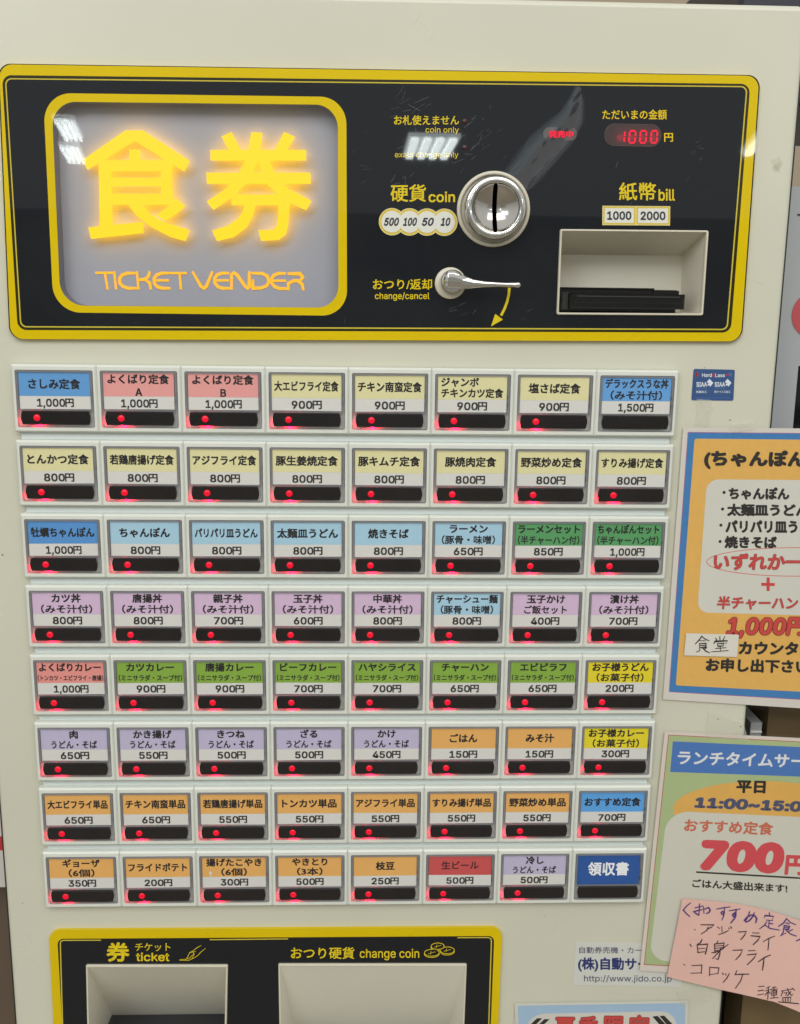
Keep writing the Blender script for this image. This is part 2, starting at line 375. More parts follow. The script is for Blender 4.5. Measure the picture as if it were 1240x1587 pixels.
SM1 = clear('pinkish_reflection', (1, 1, 1), 0, .5, .032, (.36, .31, .32)); SM2 = clear('bluish_reflection', (1, 1, 1), 0, .5, .026, (.40, .48, .52))  # diagonal reflection streak, painted on the acrylic as nested haze bands
b = B()
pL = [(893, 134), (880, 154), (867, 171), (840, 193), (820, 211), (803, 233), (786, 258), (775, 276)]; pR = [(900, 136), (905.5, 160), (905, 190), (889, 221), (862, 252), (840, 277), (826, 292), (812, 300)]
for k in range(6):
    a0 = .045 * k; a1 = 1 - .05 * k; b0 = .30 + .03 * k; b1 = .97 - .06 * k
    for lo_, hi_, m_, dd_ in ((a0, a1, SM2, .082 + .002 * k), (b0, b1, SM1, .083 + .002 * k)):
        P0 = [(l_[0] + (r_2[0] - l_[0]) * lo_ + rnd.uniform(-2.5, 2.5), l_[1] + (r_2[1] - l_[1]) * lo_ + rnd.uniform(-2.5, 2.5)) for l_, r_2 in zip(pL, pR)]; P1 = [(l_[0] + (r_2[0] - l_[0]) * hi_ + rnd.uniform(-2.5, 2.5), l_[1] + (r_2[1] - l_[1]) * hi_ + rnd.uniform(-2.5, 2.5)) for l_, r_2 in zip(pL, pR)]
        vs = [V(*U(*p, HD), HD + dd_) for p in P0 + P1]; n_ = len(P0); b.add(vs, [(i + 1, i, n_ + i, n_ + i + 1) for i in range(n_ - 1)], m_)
DS = clear('dark_reflection_break', (1, 1, 1), 0, .5, .22, (.02, .02, .025))  # dark strokes painted into the same reflection
for _ in range(14):
    t = rnd.uniform(.2, 6.2); i = int(t); f_ = t - i; u_ = rnd.uniform(.4, .85); Lp = [pL[i][k] + (pL[i + 1][k] - pL[i][k]) * f_ for k in (0, 1)]; Rp = [pR[i][k] + (pR[i + 1][k] - pR[i][k]) * f_ for k in (0, 1)]
    x = Lp[0] + (Rp[0] - Lp[0]) * u_; y = Lp[1] + (Rp[1] - Lp[1]) * u_; l = rnd.uniform(6, 22)
    b.stroke([U(x + l * q * .62, y - l * q * .78 + rnd.uniform(-2, 2), HD) for q in (-.5, -.1, .2, .5)], rnd.uniform(.5, 1.6), HD + .1 + .001 * _, DS)
b.build('painted_reflection', hp, kind='stuff')

# small unlit warning lamps
for px, py in ((720.3, 187.8), (720.3, 228.4)):
    x, z = U(px, py, HD); b = B(); b.lathe(x, z, [(1.5, HD), (1.4, HD + .2), (.6, HD + .35)], mat('unlit_red_lens', (58, 22, 24), .2), 16); b.build('warning_lamp', hp)

# coin badges
WB = mat('badge_white', (222, 222, 212), .2); BI = mat('badge_ink', (48, 52, 62), .3); YB = mat('badge_yellow', (214, 188, 66), .2)
cc = [(607.6, 343.6), (634.8, 343.9), (661.8, 344.2), (688.8, 344.5)]
tx = ['500', '100', '50', '10']; tb = [(595.2, 618.6), (624.4, 646.4), (653.8, 672.6), (682.6, 698.2)]
for i, (px, py) in enumerate(cc):
    x, z = U(px, py, HD); b = B()
    b.flat(disc(x, z, 7.35, n=48), HD + .06 + .01 * i, YB)
    b.ring(disc(x, z, 7.35, n=48), disc(x, z, 6.95, n=48), HD + .12 + .01 * i, mat('badge_cream', (226, 212, 150), .2))
    b.flat(disc(x, z, 5.85, n=48), HD + .18 + .01 * i, WB)
    tpx(b, tx[i], tb[i][0], 337.2, tb[i][1], 350.2, HD + .24, BI, .035, 6, 3, .28)
    b.build('coin_badge', hp, label=f'round yellow ringed badge reading {tx[i]}')
for i, (x0, x1, s) in enumerate(((933.6, 986, '1000'), (985.4, 1038.8, '2000'))):
    b = B(); sk = .35 * i
    b.flat(quad((x0, 319 + sk), (x1, 319.4 + sk), (x1 - .4, 349 + sk), (x0 - .2, 348.6 + sk), HD), HD + .06 + .01 * i, YB)
    q = quad((x0 + .2, 318.8 + sk), (x1, 319.2 + sk), (x1 - .4, 349.2 + sk), (x0, 348.8 + sk), HD)
    b.ring(q, inset(q, .35), HD + .10 + .01 * i, MATS['badge_cream'])
    b.flat(inset(q, 1.25), HD + .14, WB)
    tpx(b, s, x0 + 7.4, 327.2 + sk, x1 - 7.2, 340.8 + sk, HD + .2, BI, .03, 6, 3)
    b.build('bill_badge', hp, label=f'rectangular yellow edged badge reading {s}')

# amount display
b = B(); WIN = mat('smoked_window', (62, 50, 50), .22, noise=.1, nscale=90)
pl = rq((936.8, 191), (1025, 193), (1024.5, 227.8), (936.5, 225.5), 5.6, HD); b.flat(pl, HD + .07, WIN)
b.ring(pl, inset(pl, .25), HD + .10, mat('window_edge', (74, 68, 60), .3)); amt = b.build('amount_display', mach, label='dark oval window showing red digits 1000')
OFF = mat('unlit_segment', (58, 30, 34), .3)
SEG = {'A': ((.12, 1), (.95, 1)), 'B': ((1, .93), (.94, .55)), 'C': ((.93, .45), (.87, .07)), 'D': ((0, 0), (.83, 0)), 'E': ((-.06, .07), (0, .45)), 'F': ((.01, .55), (.07, .93)), 'G': ((.05, .5), (.88, .5))}
for (x0, x1, on) in ((943, 955.5, ''), (957.5, 969.5, 'BC'), (974.2, 986.2, 'ABCDEF'), (991.0, 1003.0, 'ABCDEF'), (1008.0, 1020.0, 'ABCDEF')):
    if not on: continue
    b = B()
    for k, (p0, p1) in SEG.items():
        if k not in on: continue
        cv = lambda p: U(x0 + 1 + p[0] * (x1 - x0 - 2), 221.3 - p[1] * 18.5, HD)
        b.stroke([cv(p0), cv(p1)], .98, HD + .14 + .01 * ord(k) / 10, DIGIT, tip=False)
    b.build('digit', amt); l = bpy.data.lights.new('digit_glow', 'POINT'); l.energy = .0006; l.color = (1, 0, .05); l.shadow_soft_size = .002
    gx, gz = U((x0 + x1) / 2, 212, HD); lo = bpy.data.objects.new('digit_glow', l); place(lo, V(gx, gz, HD + 3.5), amt)
b = B(); pl = rq((842.5, 196.5), (894.5, 197.5), (894, 217.8), (842, 217), 3.2, HD); b.flat(pl, HD + .07, mat('smoked_window_small', (88, 74, 72), .25)); st = b.build('status_display', mach, label='small dark oval window with red lit characters')
b = B()
tpx(b, '発売中', 850.3, 202.2, 888.6, 213.8, HD + .14, DIGIT, .05, 8, 2); b.build('lit_lettering', st)

# coin slot
x, z = U(764.9, 324.3, 4)
b = B(); b.lathe(x, z, [(20.4, HD), (20.4, HD + 1.6), (20.0, HD + 2.2), (18.9, HD + 2.4), (18.2, HD + 1.8), (18.0, HD + .6)], BEZ, 64, cap=True); cs = b.build('coin_slot', mach, label='round chrome coin slot with cream base ring')
b = B(); b.lathe(x, z, [(16.6, HD + .5), (16.9, HD + 4), (17.0, HD + 8), (16.8, HD + 10.6), (16.5, HD + 11.6), (15.9, HD + 12.1), (13.4, HD + 12.2), (13.1, HD + 12.0), (12.95, HD + 11.4)], CHROME, 72, cap=False); b.build('chrome_ring', cs)
bowl = lambda r: HD + 11.4 - 6.0 * (1 - (r / 12.95) ** 2) ** .9
b = B(); b.lathe(x, z, [(12.95 * math.cos(t), bowl(12.95 * math.cos(t))) for t in [math.pi / 2 * i / 14 for i in range(14)]] + [(.01, bowl(0))], CHROMED, 64, cap=False); b.build('bowl', cs)
b = B(); n_ = 18; vs = []
for i in range(n_ + 1):
    t = -12.4 + 24.8 * i / n_; dd_ = bowl(abs(t)) + .45
    hw = 1.2 if i not in (0, n_) else .7
    vs += [V(x - hw - .02 * t, z + t, dd_), V(x + hw - .02 * t, z + t, dd_)]
b.add(vs, [(2 * i, 2 * i + 1, 2 * i + 3, 2 * i + 2) for i in range(n_)], SLOT); b.build('slot_opening', cs)

# return lever
x, z = U(698, 438.8, 4)
b = B(); b.lathe(x, z, [(8.75, HD), (8.75, HD + 1.4), (8.3, HD + 2.0), (6, HD + 2.1)], BEZ, 48); lv = b.build('return_lever', mach, label='chrome return lever on a cream round base')
hx, hz = U(701.5, 436.2, 10)
b = B(); b.lathe(hx, hz, [(6.6, HD + 2), (6.5, HD + 6), (6.1, HD + 7.2), (5.2, HD + 7.6)], CHROME, 40); b.build('hub', lv)
b = B(); secs = []
for px, cy, h, dc, th in ((688.8, 433.5, 5.0, 10.5, 5), (690.0, 433.3, 8.5, 11.5, 6.5), (694, 432.8, 12.0, 12.2, 7), (703, 433.0, 12.4, 12.6, 7), (710.5, 434.8, 11.4, 12.6, 6.6), (716, 436.8, 10.2, 12.6, 6), (724, 438.4, 8.2, 12.6, 5), (734, 439.5, 6.0, 12.6, 4.2), (750, 440.3, 4.3, 12.6, 3.6), (768, 440.9, 3.4, 12.6, 3), (785, 441.3, 2.9, 12.6, 2.8), (795, 441.5, 3.3, 12.6, 3.1), (800, 441.6, 4.2, 12.6, 3.8), (804.5, 441.6, 4.6, 12.6, 4), (807, 441.6, 2.5, 12.6, 2.5)):
    X, Z = U(px, cy, 14); hh = h * (1.22 if 720 < px < 796 else 1.04) / 2.72
    secs.append([V(X, Z + hh * math.sin(a) * (1 if abs(math.sin(a)) < .95 else .96), dc + th / 2 * math.copysign(abs(math.cos(a)) ** (.28 if px < 720 else .5), math.cos(a))) for a in [2 * math.pi * (i + .5) / 12 for i in range(12)]])
b.loft(secs, CHROME, cap=True, smooth=False, capfirst=True); h_ = b.build('handle', lv)
bv = h_.modifiers.new('b', 'BEVEL'); bv.width = .0005; bv.segments = 2; bv.limit_method = 'ANGLE'; bv.angle_limit = .5

# bill slot
b = B(); q = rq((868.4, 354.8), (1099.2, 357), (1090.3, 489.2), (863, 487.8), 1.2, 5, 4); qi = rq((871.6, 358.2), (1095.2, 360.3), (1086.8, 486), (866.4, 484.6), .6, 5, 4)
qo = [(x_, z_) for x_, z_ in q]
b.loft([(qo, HD - .5), (qo, HD + 1.4), (inset(qo, .4), HD + 2), (inset(qi, -.3), HD + 2), (qi, HD + 1.5), (qi, HD - 1)], BEZ, cap=False); bs = b.build('bill_slot', mach, label='rectangular bill slot with cream bezel')
fr = quad((871.2, 357.8), (1095.6, 360), (1087.2, 486.4), (866, 485), 4)
(x0, z0), (x1, z0b), (x1t, z1), (x0t, z1b) = fr
bk = [(x0 + 1, z0 + 1), (x1 - 2.0, z0b + 1), (x1t - 2.5, z1 - 11.5), (x0t + 1, z1b - 11.5)]
b = B(); b.loft([(fr, 3.5), (bk, -31)], RECESS, cap=True); b.build('recess', bs)
for f_ in b.f: pass
b = B()
xa = U(868, 460, -6)[0]; xb = U(1051, 460, -6)[0]; zt = U(950, 448.5, -8)[1]; zb = z0 + .6
b.box(xa, xb, zb, zt, -31, -9, GLOSSB, .6)
b.box(xa, xb - 12, zt - .05, zt + 1.0, -31, -13, GLOSSB, .3)
b.box(xb - 14, xb + 1, zt - 4, zt - .3, -31, -7.5, GLOSSB, .4)
b.build('bill_reader', bs)
xa2 = U(884, 460, 1)[0]; xb2 = U(1062.5, 460, 1)[0]; zt2 = U(950, 455.0, 1)[1]; zb2 = U(950, 478.5, 1)[1]
b = B(); b.box(xa2, xb2, zb2, zt2, -9, .5, GLOSSB, .7); b.box(xa2 + 2, xb2 - 1.2, zb2 + 3.2, zt2 - 2.6, .4, 1.2, GLOSSB, .3)
b.box(xa + .3, xa2 + .5, zb2 - 1, zt2 + .5, -9, -3.5, mat('dark_grey_plastic', (44, 44, 44), .3), .8); b.box(xa2 + 4, xb2 - 3, zt2 - 1.9, zt2 - 1.3, .5, .7, mat('dark_grey_plastic_edge', (60, 60, 62), .25), .1); b.build('bill_tray', bs)

# lit sign window
gP = -7.0; gL = -0.2
b = B(); b.ring(sg_out, sg_in, HD + .14, YEL); sgn = b.build('sign_window', mach, label='lit window sign with rounded yellow frame')
sgw = [tuple(p) for p in inset(sg_in, -.0)]
b = B(); b.loft([(sgw, HD - .01), (sgw, gP)], mat('sign_well', (120, 120, 132), .5), cap=False); b.build('well', sgn)
b = B(); PLT = mat('sign_plate', (160, 162, 172), .45, noise=.05, nscale=12); b.flat(inset(sgw, -.3), gP + .02, PLT); b.build('back_plate', sgn)
b = B(); b.flat(inset(sgw, .1), HD - .25, clear('sign_glass', (.97, .97, .97), 1.0, .016, 0, (.7, .7, .75), bump=.004, bscale=14)); b.build('glass', sgn)
EY = mat('lit_yellow', (90, 70, 0), .4, emit=1.0, emitc=(255, 214, 0)); EO = mat('lit_amber_edge', (90, 60, 0), .4, emit=4.6, emitc=(255, 188, 0))
SHOKU = [[(430, 270), (490, 270), (463, 304), (300, 405), (283, 372)], [(430, 270), (490, 270), (650, 374), (631, 411), (460, 304)], [(443, 335), (480, 335), (480, 376), (443, 376)],
         [(338, 374), (378, 374), (385, 612), (343, 612)], [(340, 372), (590, 372), (590, 409), (340, 409)], [(370, 432), (560, 432), (560, 461), (370, 461)], [(372, 487), (592, 487), (592, 524), (372, 524)], [(552, 374), (588, 374), (592, 520), (552, 520)],
         [(303, 603), (488, 584), (491, 622), (312, 642)], [(434, 518), (482, 518), (512, 556), (556, 584), (650, 611), (636, 650), (585, 636), (520, 602), (468, 562)], [(602, 502), (636, 530), (604, 556), (566, 580), (538, 560), (574, 534)]]
KEN = [[(760, 291), (795, 275), (826, 340), (790, 348)], [(862, 276), (900, 278), (890, 360), (872, 402), (846, 448), (795, 500), (732, 543), (709, 514), (776, 470), (822, 412), (848, 362)], [(975, 275), (1012, 292), (977, 348), (940, 341)],
       [(722, 337), (1050, 337), (1050, 373), (722, 373)], [(708, 415), (1065, 415), (1066, 453), (710, 453)], [(888, 372), (924, 372), (944, 424), (988, 470), (1069, 512), (1050, 544), (978, 510), (920, 458), (895, 404)],
       [(794, 490), (994, 490), (994, 526), (794, 526)], [(840, 515), (879, 515), (868, 562), (846, 602), (802, 636), (744, 650), (728, 614), (780, 598), (816, 574), (834, 546)], [(956, 500), (994, 500), (989, 590), (980, 628), (956, 646), (896, 649), (886, 612), (938, 612), (950, 598), (954, 570)]]
for nm, polys in (('食', SHOKU), ('券', KEN)):
    b = B()
    for i, pl in enumerate(polys):
        L = ccwl([U(x_ / 2.214, 80 + y_ / 2.214, gL) for x_, y_ in pl])
        b.loft([(L, gL - 1.2 - .01 * i), (L, gL + .01 * i)], EY, cap=False); b.add([V(x_, z_, gL - 1.2 - .01 * i) for x_, z_ in L], [tuple(reversed(range(len(L))))], EO)
        b.flat(L, gL + .01 * i, EY)
    b.build('sign_character', sgn, label=f'glowing yellow character {nm} on the sign')
TV = [[(330, 759), (384, 759)], [(360, 759), (369, 813)], [(392, 757), (398, 813)], [(462, 760), (437, 760), (420, 766), (411, 777), (411, 794), (422, 806), (440, 812), (467, 812)],
      [(470, 757), (475, 813)], [(513, 757), (510, 770), (500, 780), (474, 784)], [(500, 784), (514, 794), (517, 813)],
      [(577, 760), (556, 760), (538, 766), (529, 778), (530, 795), (540, 807), (558, 812), (582, 812)], [(530, 785), (577, 785)], [(584, 760), (638, 760)], [(616, 760), (621, 813)],
      [(662, 757), (690, 806), (700, 812), (708, 806), (728, 757)], [(784, 760), (762, 760), (745, 766), (737, 778), (738, 795), (748, 807), (764, 812), (788, 812)], [(738, 785), (783, 785)],
      [(795, 814), (794, 765), (802, 759), (812, 764), (842, 806), (850, 812), (856, 806), (855, 757)], [(868, 785), (868, 812), (896, 811), (916, 803), (923, 788), (917, 770), (900, 761), (864, 760)],
      [(978, 761), (956, 761), (940, 767), (932, 779), (933, 795), (943, 807), (960, 813), (984, 813)], [(933, 786), (979, 786)], [(990, 816), (989, 795), (1008, 786), (1030, 786), (1039, 774), (1030, 762), (990, 762)], [(1022, 788), (1037, 798), (1041, 816)]]
b = B(); strokes(b, TV, 0, 80, 2.214, 1.75, gP + .3, mat('sign_text_amber', (225, 165, 30), .4, emit=.55, emitc=(255, 170, 20)), dd=.012); b.build('sign_lettering', sgn, label='thin amber words TICKET VENDER under the characters')

# ---------------- menu buttons
PX, PZ = 47.53, 43.08
def case_tl(r, c): return (c - 4.5) * PX + .1, -(r - 4.5) * PZ + 1.85          # upper left corner of a button's clear case, r, c from 1
COLS = {'blue': (102, 162, 222), 'blue1': (98, 158, 216), 'blue2': (88, 149, 212), 'blue3': (92, 164, 230), 'pink': (232, 160, 156), 'pink2': (230, 148, 140), 'cream': (226, 220, 168), 'sky': (168, 206, 226),
        'green': (88, 158, 100), 'lilac': (214, 186, 214), 'lime': (134, 172, 66), 'violet': (192, 184, 212), 'orange': (232, 176, 100), 'yellow': (230, 212, 44), 'red': (202, 84, 84), 'navy': (44, 88, 160)}
CN = {'blue1': 'blue', 'blue2': 'blue', 'blue3': 'blue', 'pink2': 'pink', 'sky': 'light blue', 'cream': 'pale yellow', 'lime': 'grass green', 'violet': 'pale violet', 'navy': 'dark blue'}
K = '（みそ汁付）'; G = '（ミニサラダ・スープ付）'; Un = 'うどん・そば'
MENU = [
 [('blue1', 'さしみ定食', '1,000'), ('pink', 'よくばり定食|A', '1,000'), ('pink', 'よくばり定食|B', '1,000'), ('cream', '大エビフライ定食', '900'), ('cream', 'チキン南蛮定食', '900'), ('cream', 'ジャンボ|チキンカツ定食', '900'), ('cream', '塩さば定食', '900'), ('blue', 'デラックスうな丼|' + K, '1,500')],
 [('cream', 'とんかつ定食', '800'), ('cream', '若鶏唐揚げ定食', '800'), ('cream', 'アジフライ定食', '800'), ('cream', '豚生姜焼定食', '800'), ('cream', '豚キムチ定食', '800'), ('cream', '豚焼肉定食', '800'), ('cream', '野菜炒め定食', '800'), ('cream', 'すりみ揚げ定食', '800')],
 [('blue2', '牡蠣ちゃんぽん', '1,000'), ('sky', 'ちゃんぽん', '800'), ('sky', 'パリパリ皿うどん', '800'), ('sky', '太麺皿うどん', '800'), ('sky', '焼きそば', '800'), ('sky', 'ラーメン|（豚骨・味噌）', '650'), ('green', 'ラーメンセット|（半チャーハン付）', '850'), ('green', 'ちゃんぽんセット|（半チャーハン付）', '1,000')],
 [('lilac', 'カツ丼|' + K, '800'), ('lilac', '唐揚丼|' + K, '800'), ('lilac', '親子丼|' + K, '700'), ('lilac', '玉子丼|' + K, '600'), ('lilac', '中華丼|' + K, '800'), ('sky', 'チャーシュー麺|（豚骨・味噌）', '800'), ('lilac', '玉子かけ|ご飯セット', '400'), ('lilac', '漬け丼|' + K, '700')],
 [('pink2', 'よくばりカレー|（トンカツ・エビフライ・唐揚）', '1,000'), ('lime', 'カツカレー|' + G, '900'), ('lime', '唐揚カレー|' + G, '900'), ('lime', 'ビーフカレー|' + G, '700'), ('lime', 'ハヤシライス|' + G, '700'), ('lime', 'チャーハン|' + G, '650'), ('lime', 'エビピラフ|' + G, '650'), ('yellow', 'お子様うどん|（お菓子付）', '200')],
 [('violet', '肉|' + Un, '650'), ('violet', 'かき揚げ|' + Un, '550'), ('violet', 'きつね|' + Un, '500'), ('violet', 'ざる|' + Un, '500'), ('violet', 'かけ|' + Un, '450'), ('orange', 'ごはん', '150'), ('orange', 'みそ汁', '150'), ('yellow', 'お子様カレー|（お菓子付）', '300')],
 [('orange', '大エビフライ単品', '650'), ('orange', 'チキン南蛮単品', '650'), ('orange', '若鶏唐揚げ単品', '550'), ('orange', 'トンカツ単品', '550'), ('orange', 'アジフライ単品', '550'), ('orange', 'すりみ揚げ単品', '550'), ('orange', '野菜炒め単品', '550'), ('blue3', 'おすすめ定食', '700')],
 [('orange', 'ギョーザ|（6個）', '350'), ('orange', 'フライドポテト', '200'), ('orange', '揚げたこやき|（6個）', '300'), ('orange', 'やきとり|（3本）', '500'), ('orange', '枝豆', '250'), ('red', '生ビール', '500'), ('violet', '冷し|' + Un, '500'), ('navy', '領収書', '')]]
def housing():
    b = B(); T = rect(-1.97, 45.97, -35.7, 3.1); I = rounded(rect(.0, 44.0, -32.9, 0), 1.0, 3)
    T0 = rounded(T, .3, 3); T1 = rounded(rect(-1.97, 45.97, -35.7, 3.1), .5, 3); T2 = rounded(rect(-1.2, 45.2, -34.8, 2.0), .5, 3)
    b.loft([(T0, .6), (T1, 5.0), (T2, 6.0), (I, 6.0), (inset(I, .1), 3.2)], HOUS, cap=True)
    return b
def cover():
    b = B(); O = rounded(rect(.25, 43.75, -32.65, -.25), 1.0, 4); O1 = rounded(rect(.7, 43.3, -32.2, -.7), .9, 4); I1 = rounded(rect(1.35, 42.45, -31.75, -1.25), .6, 4)
    b.loft([(O, 3.3), (O, 5.9), (O1, 6.5), (I1, 6.5), (I1, 6.1)], RIM, cap=False)
    b.loft([(rect(1.4, 42.4, -23.1, -22.3), 4.2), (rect(1.4, 42.4, -23.1, -22.3), 6.0)], RIM, cap=True)
    return b
def bar_loop(x0, x1, z0, z1, bul=.9):
    L = []
    for i in range(7): t = i / 6; L.append((x1 - bul * (2 * t - 1) ** 2, z0 + (z1 - z0) * t))
    for i in range(7): t = 1 - i / 6; L.append((x0 + bul * (2 * t - 1) ** 2, z0 + (z1 - z0) * t))
    return L
def window_bar():
    b = B(); L = bar_loop(2.1, 41.6, -31.2, -23.35); b.prism(L, 5.5, 6.6, mat('smoked_bar', (30, 27, 28), .12, spec=.5, noise=.2, nscale=60, bump=.04, bscale=50), .35)
    return b
def led():
    b = B(); b.lathe(11.3, -27.2, [(1.95, 6.5), (1.9, 6.85), (1.3, 7.1), (.5, 7.2)], LED, 20); return b
HALO = mat('led_halo', (60, 10, 16), .25, emit=.12, emitc=(200, 0, 30))
meshes = {}
_g = glyphs('800')[0]; PEM = 4.35 / (_g[:, 1].max() - _g[:, 1].min())
def part(name, mk, parent, base):
    if name not in meshes:
        b = mk(); me = bpy.data.meshes.new(name); oz = Z0
        me.from_pydata([(x_, y_, z_ - Z0) for x_, y_, z_ in b.v], [], b.f)
        for m in b.mats: me.materials.append(m)
        me.polygons.foreach_set('material_index', b.m); me.polygons.foreach_set('use_smooth', b.smooth); me.update(); meshes[name] = me
    return place(bpy.data.objects.new(name, meshes[name]), base, parent)
def gasket_sheet():
    b = B(); b.ring(rect(.5, 43.4, -22.5, -.5), rect(1.5, 42.2, -22.2, -1.4), 5.1, DARKG)
    b.cuboid(42.3, 43.2, -13.8, -12.2, 5.1, 5.8, mat('hinge_peg', (60, 62, 66), .3)); b.cuboid(42.3, 43.2, -19, -16.5, 5.1, 5.6, MATS['hinge_peg']); return b
def sheet():
    b = B(); b.flat(rect(1.3, 42.5, -22.4, -1.2), 6.25, SHEET); return b
RW = mat('receipt_white_ink', (235, 238, 240), .5)
for r in range(1, 9):
    for c in range(1, 9):
        col, name, price = MENU[r - 1][c - 1]; X, Z = case_tl(r, c); base = V(X, Z, 0)
        btn = part('menu_button', housing, mach, base); lines = name.split('|')
        btn.scale = (.99, 1, .99); btn['label'] = f"{CN.get(col, ''.join(ch for ch in col if ch.isalpha()))} menu button reading {name.replace('|', ' ')}" + (f' {price}円' if price else '')
        part('card_gasket', gasket_sheet, btn, base); part('clear_cover', cover, btn, base); cwn = part('cover_window', sheet, btn, base); cwn.rotation_euler = (random.uniform(-.006, .002), 0, random.uniform(-.004, .004)); iw = part('indicator_window', window_bar, btn, base); iw.rotation_euler = (random.uniform(-.006, .003), 0, random.uniform(-.004, .004))
        if (r, c) not in ((1, 8), (8, 8)):
            part('indicator_lamp', led, btn, base)
            l = bpy.data.lights.new('indicator_glow', 'POINT'); l.energy = .0030; l.color = (1, 0.0, .035); l.shadow_soft_size = .0006
            lo = bpy.data.objects.new('indicator_glow', l); place(lo, V(X + 12.2, Z - 31.3, 4.6), btn)
            l = bpy.data.lights.new('indicator_glow', 'POINT'); l.energy = .00036; l.color = (1, 0.0, .035); l.shadow_soft_size = .0005
            lo = bpy.data.objects.new('indicator_glow', l); place(lo, V(X + 2.0, Z - 29.4, 4.3), btn)
        b = B(); dx = random.uniform(-.15, .15); dz = random.uniform(-.12, .12); x0, x1 = 1.75, 41.95; zt, zs, zb = -1.35, -14.75, -22.15
        m = mat('card_' + col, tuple(v * .97 for v in COLS[col]), .6, spec=.3, noise=.02, nscale=200)
        tl_ = random.uniform(-.12, .12)
        def cp(x_, z_): return (X + x_ + dx, Z + z_ + dz + tl_ * (x_ - 22) / 20)
        if col == 'navy':
            b.flat([cp(x0, zb), cp(x1, zb), cp(x1, zt), cp(x0, zt)], 5.5, m)
            text_at(b, '領収書', X + 21.6, Z - 11.6, 9.4, 30, 5.6, RW, .03, 8, fixw=26.5, zs=1.05)
        else:
            b.flat([cp(x0, zb), cp(x1, zb), cp(x1, zt), cp(x0, zt)], 5.5, WHITE)
            b.flat([cp(x0, zs), cp(x1, zs), cp(x1, zt), cp(x0, zt)], 5.56, m)
            cx = X + 21.8 + dx; bo = .044 if col != 'red' else .026
            if len(lines) == 1: text_at(b, name, cx, Z - 8.2, 6.05, 37.2, 5.62, INK, bo)
            else:
                left = name.startswith('ジャンボ')
                if left: text_at(b, lines[0], X + 14.5, Z - 5.0, 5.6, 36, 5.62, INK, bo); text_at(b, lines[1], cx, Z - 11.3, 5.6, 36.3, 5.62, INK, bo)
                else:
                    sp = lines[1]; em2 = {G: 4.1, Un: 5.5}.get(sp, 5.5); fw = {K: 30.5, G: 38.4, Un: 28.0, '（豚骨・味噌）': 32, '（半チャーハン付）': 37.2, '（お菓子付）': 29.5, '（6個）': 16.5, '（3本）': 16.5, '（トンカツ・エビフライ・唐揚）': 39.4}.get(sp)
                    if 'トンカツ' in sp: em2 = 3.7
                    text_at(b, lines[0], cx, Z - 5.0, 5.95, 37.3, 5.62, INK, bo, zs=.95)
                    if len(sp) == 1: text_at(b, sp, cx, Z - 12.2, PEM * .98, 9, 5.62, INK, .03, zc=True)
                    else: text_at(b, sp, cx, Z - 11.7, em2, 36.6, 5.62, INK, .034, fixw=fw)
            text_at(b, price + '円', cx + .1, Z - 18.55, PEM, 30, 5.58, mat('price_ink', (42, 40, 40), .55), .03, 4, fixw=21 if ',' in price else 17.6, zc=True)
        if (r, c) == (8, 3):
            b.flat([(X + 7 + .8 * math.cos(t) * (1 + .3 * math.sin(3 * t)), Z - 12.6 + 2.0 * math.sin(t)) for t in [2 * math.pi * i / 18 for i in range(18)]], 5.70, WHITE)
        b.build('menu_card', btn, origin=base)
b = B(); zt = case_tl(1, 1)[1]; zb = case_tl(8, 1)[1] - 35
for r in range(1, 8):
    z = case_tl(r, 1)[1]; b = B()
    b.box(case_tl(1, 1)[0] + .3, case_tl(1, 8)[0] + 43.8, z - PZ + 3.0, z - 35.3, 0, 2.2, STRIP, .3); b.build('row_strip', mach)

# ---------------- delivery panel at the bottom
BZ = 1640
do = rq((75.0, 1443), (778.6, 1438.7), (770.5, BZ), (85.2, BZ), [.5, .5, 7, 7], 3)
b = B(); tk = quad((133, 1496.8), (353, 1496.8), (350.5, BZ - 8), (136.2, BZ - 8), 3); cg = quad((431.4, 1495.2), (723.6, 1495.2), (718, BZ - 8), (434, BZ - 8), 3)
b.holed(do, [tk, cg], 2.4, BLK); b.loft([(do, 0), (do, 2.4)], YEL, cap=False); dp = b.build('delivery_panel', mach)
di = rq((88.5, 1455.8), (766.3, 1451.4), (759.5, BZ - 12), (98, BZ - 12), [.5, .5, 4, 4], 3); di2 = inset(di, .75)
b = B(); b.ring(do, di, 2.46, YEL); b.build('yellow_border', dp)
b = B(); OLVb = OLV; b.ring(di, di2, 2.45, OLV)
for pl in ([(97, 1587), (93.4, 1462), (94.5, 1459), (98, 1457.4), (156.5, 1457.2)], [(325, 1456.4), (446.5, 1455.2)], [(709, 1453.4), (757, 1453.0), (761, 1455), (761.7, 1459), (757.6, 1587)]):
    b.stroke([U(*p, 2.5) for p in pl], .75, 2.5, YLN, tip=False)
b.build('border_line', dp)
b = B(); D2 = 2.5
b = B(); tpx(b, '券', 165, 1460.4, 200.8, 1490.6, D2, YIN, .03, 8, 3); b.build('lettering', dp)
b = B(); tpx(b, 'チケット', 209.3, 1461.8, 264.4, 1474.3, D2, YIN, .01); b.build('lettering', dp)
b = B(); tpx(b, 'ticket', 210.6, 1476.2, 262.8, 1490, D2, YIN, .022); b.build('lettering', dp)
b = B(); tpx(b, 'おつり硬貨', 450.6, 1467.8, 549.4, 1486.4, D2, YIN, .02); b.build('lettering', dp)
b = B(); tpx(b, 'change coin', 557.5, 1470.4, 649.9, 1488.4, D2, YIN, .012); b.build('lettering', dp)
